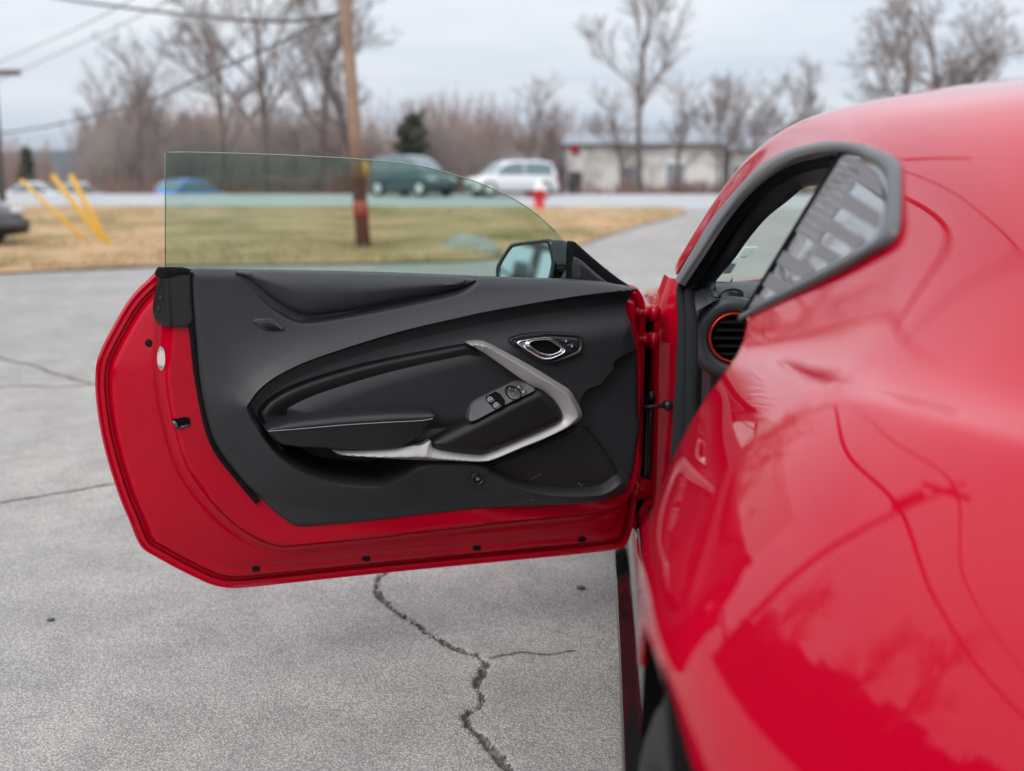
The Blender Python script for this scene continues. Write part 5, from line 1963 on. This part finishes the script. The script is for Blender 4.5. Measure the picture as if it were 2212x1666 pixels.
building("low_building", 1222, 1560, 78, 3.55, 9, "long off white building with a grey roof behind the bare trees", M['bwall'], M['broof'],
         [(.06, 1.0, -.4, 1.8, "door", M['bdark']), (.42, 1.0, .9, 2.1, "window", M['broof']), (.70, 1.2, .5, 2.3, "window", M['broof'])])
building("low_building", 1575, 1760, 82, 3.3, 8, "smaller off white building at the right, half hidden by the red roof", M['bwall'], M['broof'],
         [(.2, 1.8, .6, 2.2, "window", M['car_glass']), (.6, 1.2, .6, 2.0, "window", M['bdark'])])
building("open_shed", 1085, 1212, 80, 2.15, 7, "low shed with a blue grey roof and dark openings behind the white vehicle", M['bdark'], M['broof'],
         [(.3, 1.2, -.3, 1.4, "door", M['bdark'])])
sgn = MB().box(at_y(1242, 322, 77.8), (.55, .06, .55), None, .02).build("wall_sign", M['hydr'])
tag(sgn, "small red sign high on the left end of the long white building", "sign")

# bare trees --------------------------------------------------------------
def tree_mesh(seed, h, fork, spread, trunk_r, levels=5, dens=1.0):
    rnd = random.Random(seed)
    tr, cr = MB(), MB()

    def branch(p, d, L, r, lev):
        seg = 4 if lev < 2 else 3
        pts, rad = [p], [r]
        q, dr = p, d
        for k in range(seg):
            jit = 0.10 + 0.05 * lev
            dr = (dr + Vector((rnd.gauss(0, jit), rnd.gauss(0, jit), rnd.gauss(0.03, jit * .6)))).normalized()
            q = q + dr * (L / seg)
            pts.append(q)
            rad.append(r * (1 - 0.62 * (k + 1) / seg))
        sides = 8 if lev == 0 else (5 if lev < 3 else 3)
        (tr if lev == 0 else cr).tube(pts, rad, sides, cap=False)
        if lev >= levels:
            return
        nch = {0: rnd.randint(5, 7), 1: rnd.randint(5, 7), 2: rnd.randint(4, 5), 3: 4, 4: 2}.get(lev, 2)
        nch = max(2, int(nch * dens))
        for c in range(nch):
            t = (fork + (1 - fork) * (c + rnd.random() * .6) / nch) if lev == 0 else (0.25 + 0.75 * (c + rnd.random()) / nch)
            t = min(t, 1.0)
            k = min(int(t * seg), seg - 1)
            f = t * seg - k
            pp = pts[k].lerp(pts[k + 1], f)
            az_ = rnd.uniform(0, 2 * math.pi)
            base_d = (pts[k + 1] - pts[k]).normalized()
            o1 = base_d.orthogonal().normalized()
            o2 = base_d.cross(o1)
            tilt = spread * rnd.uniform(.55, 1.1)
            nd = (base_d * math.cos(tilt) + (o1 * math.cos(az_) + o2 * math.sin(az_)) * math.sin(tilt)).normalized()
            LL = L * rnd.uniform(.42, .66) * (1.15 - .35 * t) * (1.0 if lev else .95)
            branch(pp, nd, LL, max(rad[k] * rnd.uniform(.45, .62), 0.011), lev + 1)
        if lev == 0:
            for c in range(2):
                nd = (dr + Vector((rnd.gauss(0, .25), rnd.gauss(0, .25), .3))).normalized()
                branch(pts[-1], nd, L * .5, rad[-1] * .9, 1)
    branch(Vector((0, 0, -0.3)), Vector((rnd.gauss(0, .04), rnd.gauss(0, .04), 1)), h * 0.62, trunk_r, 0)
    return tr, cr


TM = []
for (sd_, h, fk, spd, r) in ((11, 12, .38, .62, .20), (23, 11, .30, .55, .17), (37, 9, .22, .75, .22), (41, 8, .35, .5, .12), (59, 12, .36, .40, .17), (83, 9, .2, .85, .24)):
    tr, cr = tree_mesh(sd_, h, fk, spd, r)
    mt_, mc_ = tr, cr
    me1, me2 = bpy.data.meshes.new("trunk"), bpy.data.meshes.new("crown")
    me1.from_pydata(tr.v, [], tr.f)
    me2.from_pydata(cr.v, [], cr.f)
    me1.materials.append(M['bark'])
    me2.materials.append(M['twig'])
    for me in (me1, me2):
        me.polygons.foreach_set("use_smooth", [True] * len(me.polygons))
    TM.append((me1, me2))


def tree(px, Y, var, sc, rz, label, z=None, group="bare trees beyond the road"):
    b = at_depth(px, Y, -0.4 if z is None else z)
    o = empty("bare_tree", b, label, "tree", group, rz)
    o.scale = (sc, sc, sc)
    for nm, me in zip(("trunk", "crown"), TM[var]):
        c = bpy.data.objects.new(nm, me)
        COL.objects.link(c)
        c.parent = o
    return o


tree(566, 60, 0, 1.28, 0.4, "tallest dark bare tree left of the wooden pole, crown cut by the frame")
tree(472, 66, 1, 1.3, 2.1, "slim reddish bare tree just left of the tallest tree")
tree(285, 66, 1, 0.95, 1.1, "small thin bare tree beside the far left hill gap")
tree(697, 66, 4, 1.15, 3.3, "narrow bare tree between the tallest tree and the wooden pole")
tree(790, 68, 2, 1.5, 5.2, "large bare tree directly behind the wooden pole")
tree(1388, 62, 4, 1.2, 1.9, "tall solitary bare tree in front of the long white building")
tree(1452, 70, 1, 0.72, 0.3, "short bare tree to the right of the solitary tall one")
tree(1565, 72, 3, 0.95, 2.2, "thin upright bare tree left of the coupe's roof")
tree(1725, 74, 3, 0.85, 4.4, "bushy small bare tree against the coupe's roof line")
tree(1930, 60, 2, 1.25, 0.9, "wide leaning bare tree over the left part of the coupe's roof")
tree(2030, 63, 5, 1.35, 2.6, "many stemmed bare tree in the middle above the coupe's roof")
tree(2120, 60, 2, 1.22, 4.2, "spreading bare tree at the right edge above the coupe's roof")
tree(350, 76, 3, 0.9, 0.7, "faint slender bare tree behind the left part of the door glass")
tree(1245, 90, 3, 0.62, 1.2, "tiny bare tree standing over the left end of the white building")
# seen only in reflections on paint and glass: trees to the left of the lot
for k, (x, y, v, sc) in enumerate(((-34, 16, 0, 0.9), (-37, 21, 1, 1.0), (-33, 30, 2, 1.0), (-40, -9, 4, 0.9), (-36, -6, 0, 0.8), (-42, 36, 1, 1.0))):
    o = empty("bare_tree", (x, y, 0), ("bare tree left of the lot nearest the front of the lot", "second bare tree in the row left of the lot", "wide bare tree in the row left of the lot", "narrow bare tree left of the lot beside the coupe", "rearmost small bare tree left of the lot", "farthest bare tree in the row left of the lot")[k], "tree", "bare trees left of the lot", k * 1.3)
    o.scale = (sc,) * 3
    for nm, me in zip(("trunk", "crown"), TM[v]):
        c = bpy.data.objects.new(nm, me)
        COL.objects.link(c)
        c.parent = o


# evergreens
def evergreen(px, Y, h, w, label, shape='round'):
    b = at_depth(px, Y, -0.5)
    o = empty("evergreen_tree", b, label, "tree", "evergreens among the bare trees")
    MB().tube([b - [0, 0, .2], b + [0, 0, h * .6], b + [0, 0, h * .95]], [.16, .10, .04], 8).build("trunk", M['bark'], o)
    n_ = 1500
    t = rng.uniform(0, 1, n_) ** .8
    zz2 = h * (.42 + .58 * t) if shape == 'round' else h * (.12 + .88 * t)
    rad_ = (w / 2) * (np.sqrt(np.maximum(1 - (2 * t - 1) ** 2, .02)) if shape == 'round' else (1.02 - t)) * (0.75 + .25 * np.sin(zz2 * 7))
    th = rng.uniform(0, 2 * math.pi, n_)
    rr2 = rad_ * np.sqrt(rng.uniform(.1, 1, n_))
    c = np.stack([b[0] + rr2 * np.cos(th), b[1] + rr2 * np.sin(th), b[2] + zz2], 1)
    s = rng.uniform(.12, .32, n_)[:, None]
    v1 = rng.normal(0, 1, (n_, 3)) * s
    v2_ = rng.normal(0, 1, (n_, 3)) * s
    V = np.stack([c - v1 * .5, c + v1 * .5, c + v2_], 1).reshape(-1, 3)
    link("crown", V, np.arange(n_ * 3).reshape(-1, 3), M['needle'], o, smooth=False)


evergreen(893, 74, 5.6, 2.3, "dark evergreen with a round top above the dark vehicle")
evergreen(636, 84, 5.0, 1.5, "small evergreen half hidden between the bare trees by the wooden pole", 'cone')
evergreen(1192, 88, 5.0, 1.6, "narrow evergreen left of the long white building", 'cone')
evergreen(1715, 82, 5.4, 3.4, "broad evergreen bush against the coupe's roof line")
evergreen(1460, 86, 5.0, 4.2, "wide evergreen behind the long white building's roof")
evergreen(60, 88, 3.9, 2.2, "dark evergreen clump at the far left behind the white cars", 'cone')


for k in range(30):
    tree(rng.uniform(210, 1250) if k < 22 else rng.uniform(1270, 1780), rng.uniform(76, 96), (3, 1, 4)[k % 3], rng.uniform(.5, .95), rng.uniform(0, 6),
         "slender bare tree among the brushwood beyond the road", -0.8, "slender trees among the brushwood")


# brush: masses of twigs nobody could count
def brush(specs, material, label):
    V = []
    for (px0, px1, Y0_, Y1_, h0, h1, ncl, per) in specs:
        pc = rng.uniform(px0, px1, ncl)
        yc = rng.uniform(Y0_, Y1_, ncl)
        hc = h0 + (h1 - h0) * rng.uniform(0, 1, ncl) ** 1.3
        wc = rng.uniform(.5, 1.5, ncl)
        cl = np.repeat(np.arange(ncl), per)
        cnt = len(cl)
        d = np.array([ray(x, 390) for x in pc])
        X = (d[:, 0] / d[:, 1] * yc)[cl] + rng.normal(0, .45, cnt) * wc[cl]
        Yq_ = yc[cl] + rng.normal(0, .5, cnt)
        h = hc[cl] * rng.uniform(.35, 1.0, cnt)
        lean = np.stack([rng.normal(0, .5, cnt) * wc[cl], rng.normal(0, .5, cnt)], 1) * (h / 4)[:, None]
        wdt = rng.uniform(.012, .05, cnt)
        z0 = np.full(cnt, -.9)
        V.append(np.stack([np.c_[X - wdt, Yq_, z0], np.c_[X + wdt, Yq_, z0], np.c_[X + lean[:, 0] + wdt * .5, Yq_ + lean[:, 1], h - .9], np.c_[X + lean[:, 0] - wdt * .5, Yq_ + lean[:, 1], h - .9]], 1).reshape(-1, 3))
    V = np.concatenate(V)
    o = link("brushwood", V, np.arange(len(V)).reshape(-1, 4), material, smooth=False)
    tag(o, label, None, None, 'stuff')


M['brush2'] = mat('grey_brush', (0.36, 0.30, 0.27), 0.95, spec=0.1, var=(0.3, (0.22, 0.19, 0.175), 0.35, 0.65))
M['brush3'] = mat('russet_scrub', (0.30, 0.185, 0.15), 0.95, spec=0.1, var=(0.4, (0.20, 0.135, 0.11), 0.35, 0.65))
brush([(190, 1220, 84, 102, 4.2, 9.2, 190, 80), (-260, 100, 86, 98, 3.0, 6.4, 50, 70), (1200, 1820, 92, 106, 4.0, 7.6, 90, 80), (1800, 2300, 80, 100, 3.0, 6.0, 40, 70)], M['brush'], "tall pinkish brown thicket of leafless brushwood behind the road")
brush([(190, 1220, 76, 92, 3.0, 7.6, 130, 80), (200, 470, 70, 80, 3.4, 7.0, 40, 80), (1210, 1800, 88, 100, 3.0, 6.0, 50, 70)], M['brush2'], "grey leafless brushwood mixed into the thicket behind the road")
brush([(190, 1090, 64, 74, 1.4, 3.0, 160, 60), (1215, 1800, 66, 75, 1.0, 2.4, 110, 60)], M['brush3'], "low russet scrub lining the far side of the road")
M['thicket'] = mat('dark_thicket', (0.10, 0.075, 0.062), 0.95, spec=0.1)
cnt = 16000
Yb = rng.uniform(-30, 46, cnt)
X = -44 - 4 * rng.uniform(0, 1, cnt)
h = (5.0 + 0.9 * np.sin(Yb * .5) * np.sin(Yb * .23 + 1) + 0.5 * np.sin(Yb * 2.1)) * rng.uniform(.55, 1, cnt) ** .6
ln2 = rng.normal(0, .12, (cnt, 2)) * h[:, None]
wdt = rng.uniform(.05, .14, cnt)
V = np.stack([np.c_[X, Yb - wdt, 0 * X], np.c_[X, Yb + wdt, 0 * X], np.c_[X + ln2[:, 0], Yb + ln2[:, 1] + wdt * .4, h], np.c_[X + ln2[:, 0], Yb + ln2[:, 1] - wdt * .4, h]], 1).reshape(-1, 3)
tag(link("brushwood", V, np.arange(len(V)).reshape(-1, 4), M['thicket'], smooth=False), "dark thicket along the left side of the lot, mirrored in the paint", None, None, 'stuff')

# clipped hedge added out of view left of the lot, darkening the flank's reflection
hb_ = MB()
hb_.box((-10.1, 0.5, 0.70), (0.9, 22.0, 1.30))
n_ = 9000
c = np.stack([rng.uniform(-10.75, -9.45, n_), rng.uniform(-10.6, 11.7, n_), 0.05 + 1.5 * rng.uniform(0, 1, n_) ** .8], 1)
c[:, 2] *= 0.92 + 0.10 * np.sin(c[:, 1] * 2.3) + 0.06 * np.sin(c[:, 1] * 5.1)
d1, d2 = rng.normal(0, .06, (n_, 3)), rng.normal(0, .06, (n_, 3))
V = np.stack([c - d1, c + d1, c + d2], 1).reshape(-1, 3)
hb_.add(V, np.arange(n_ * 3).reshape(-1, 3).tolist())
tag(hb_.build("unseen_hedge", mat('unseen_hedge_leaves', (0.035, 0.042, 0.022), 0.8, spec=0.15), smooth=False), "dark clipped hedge along the left side of the lot, mirrored low in the coupe's flank", "unseen_hedge")

# street pole and lines on the left of the lot, mirrored in paint and wing mirror
def side_pole(loc, h, label):
    o = empty("utility_pole", loc, label, "utility pole")
    loc = np.array(loc, float)
    MB().tube([loc - [0, 0, .3], loc + [0, 0, h]], [.17, .12], 12).build("pole_shaft", M['pole_grey'], o)
    MB().box(loc + [0, 0, h - .6], (.14, 2.6, .16)).build("crossarm", M['pole_grey'], o)
    MB().lathe([(0, -.4), (.24, -.4), (.26, .4), (0, .45)], loc + [.3, .25, h - 1.6], (0, 0, 1), 16).build("transformer", M['rim'], o)
    return o


side_pole((-27.5, 4.72, 0), 6.4, "farther utility pole left of the lot, mirrored in the wing mirror")
NP = np.array([-10.75, 12.55, 0.0])
side_pole(NP, 8.6, "near utility pole left of the lot, mirrored as a diagonal in the quarter panel")
for (pts, r, lab) in (([polept(5.7), NP * .5 + polept(5.9) * .5 + [0, 0, 3.1], NP + [0, 0, 6.7], [-16.5, 10.9, 6.35], [-24, 9.6, 6.2], [-48, 5.5, 7.2]], .075, "thick overhead cable crossing the near pole, mirrored in the rear quarter panel"),
                      ([polept(6.6), NP * .5 + polept(7.0) * .5 + [0, 0, 3.9], NP + [0, 0, 8.3], [-17, 11.4, 7.9], [-26, 9.6, 7.9], [-48, 4.0, 9.0]], .035, "thin overhead wire at the top of the near pole, mirrored in the rear quarter panel")):
    o = MB().tube(catmull(np.array([np.asarray(q, float) for q in pts]), 8), r, 6).build("overhead_cable", M['cable'])
    tag(o, lab, "cable", "overhead cables left of the lot")

# thin winter air between the camera and the far hills
hz_ = MB()
hz_.box((0, 500, 28), (3600, 2400, 64))
ho = hz_.build("haze", M['dark'], None, smooth=False)
hm_ = bpy.data.materials.new("haze_air")
hm_.use_nodes = True
hn = hm_.node_tree
hn.nodes.clear()
h_o = hn.nodes.new("ShaderNodeOutputMaterial")
h_v = hn.nodes.new("ShaderNodeVolumePrincipled")
h_v.inputs["Color"].default_value = (0.52, 0.74, 1.0, 1)
h_v.inputs["Density"].default_value = 0.00026
hn.links.new(h_v.outputs[0], h_o.inputs["Volume"])
ho.data.materials[0] = hm_
tag(ho, "thin blue haze over the whole place", None, None, 'stuff')
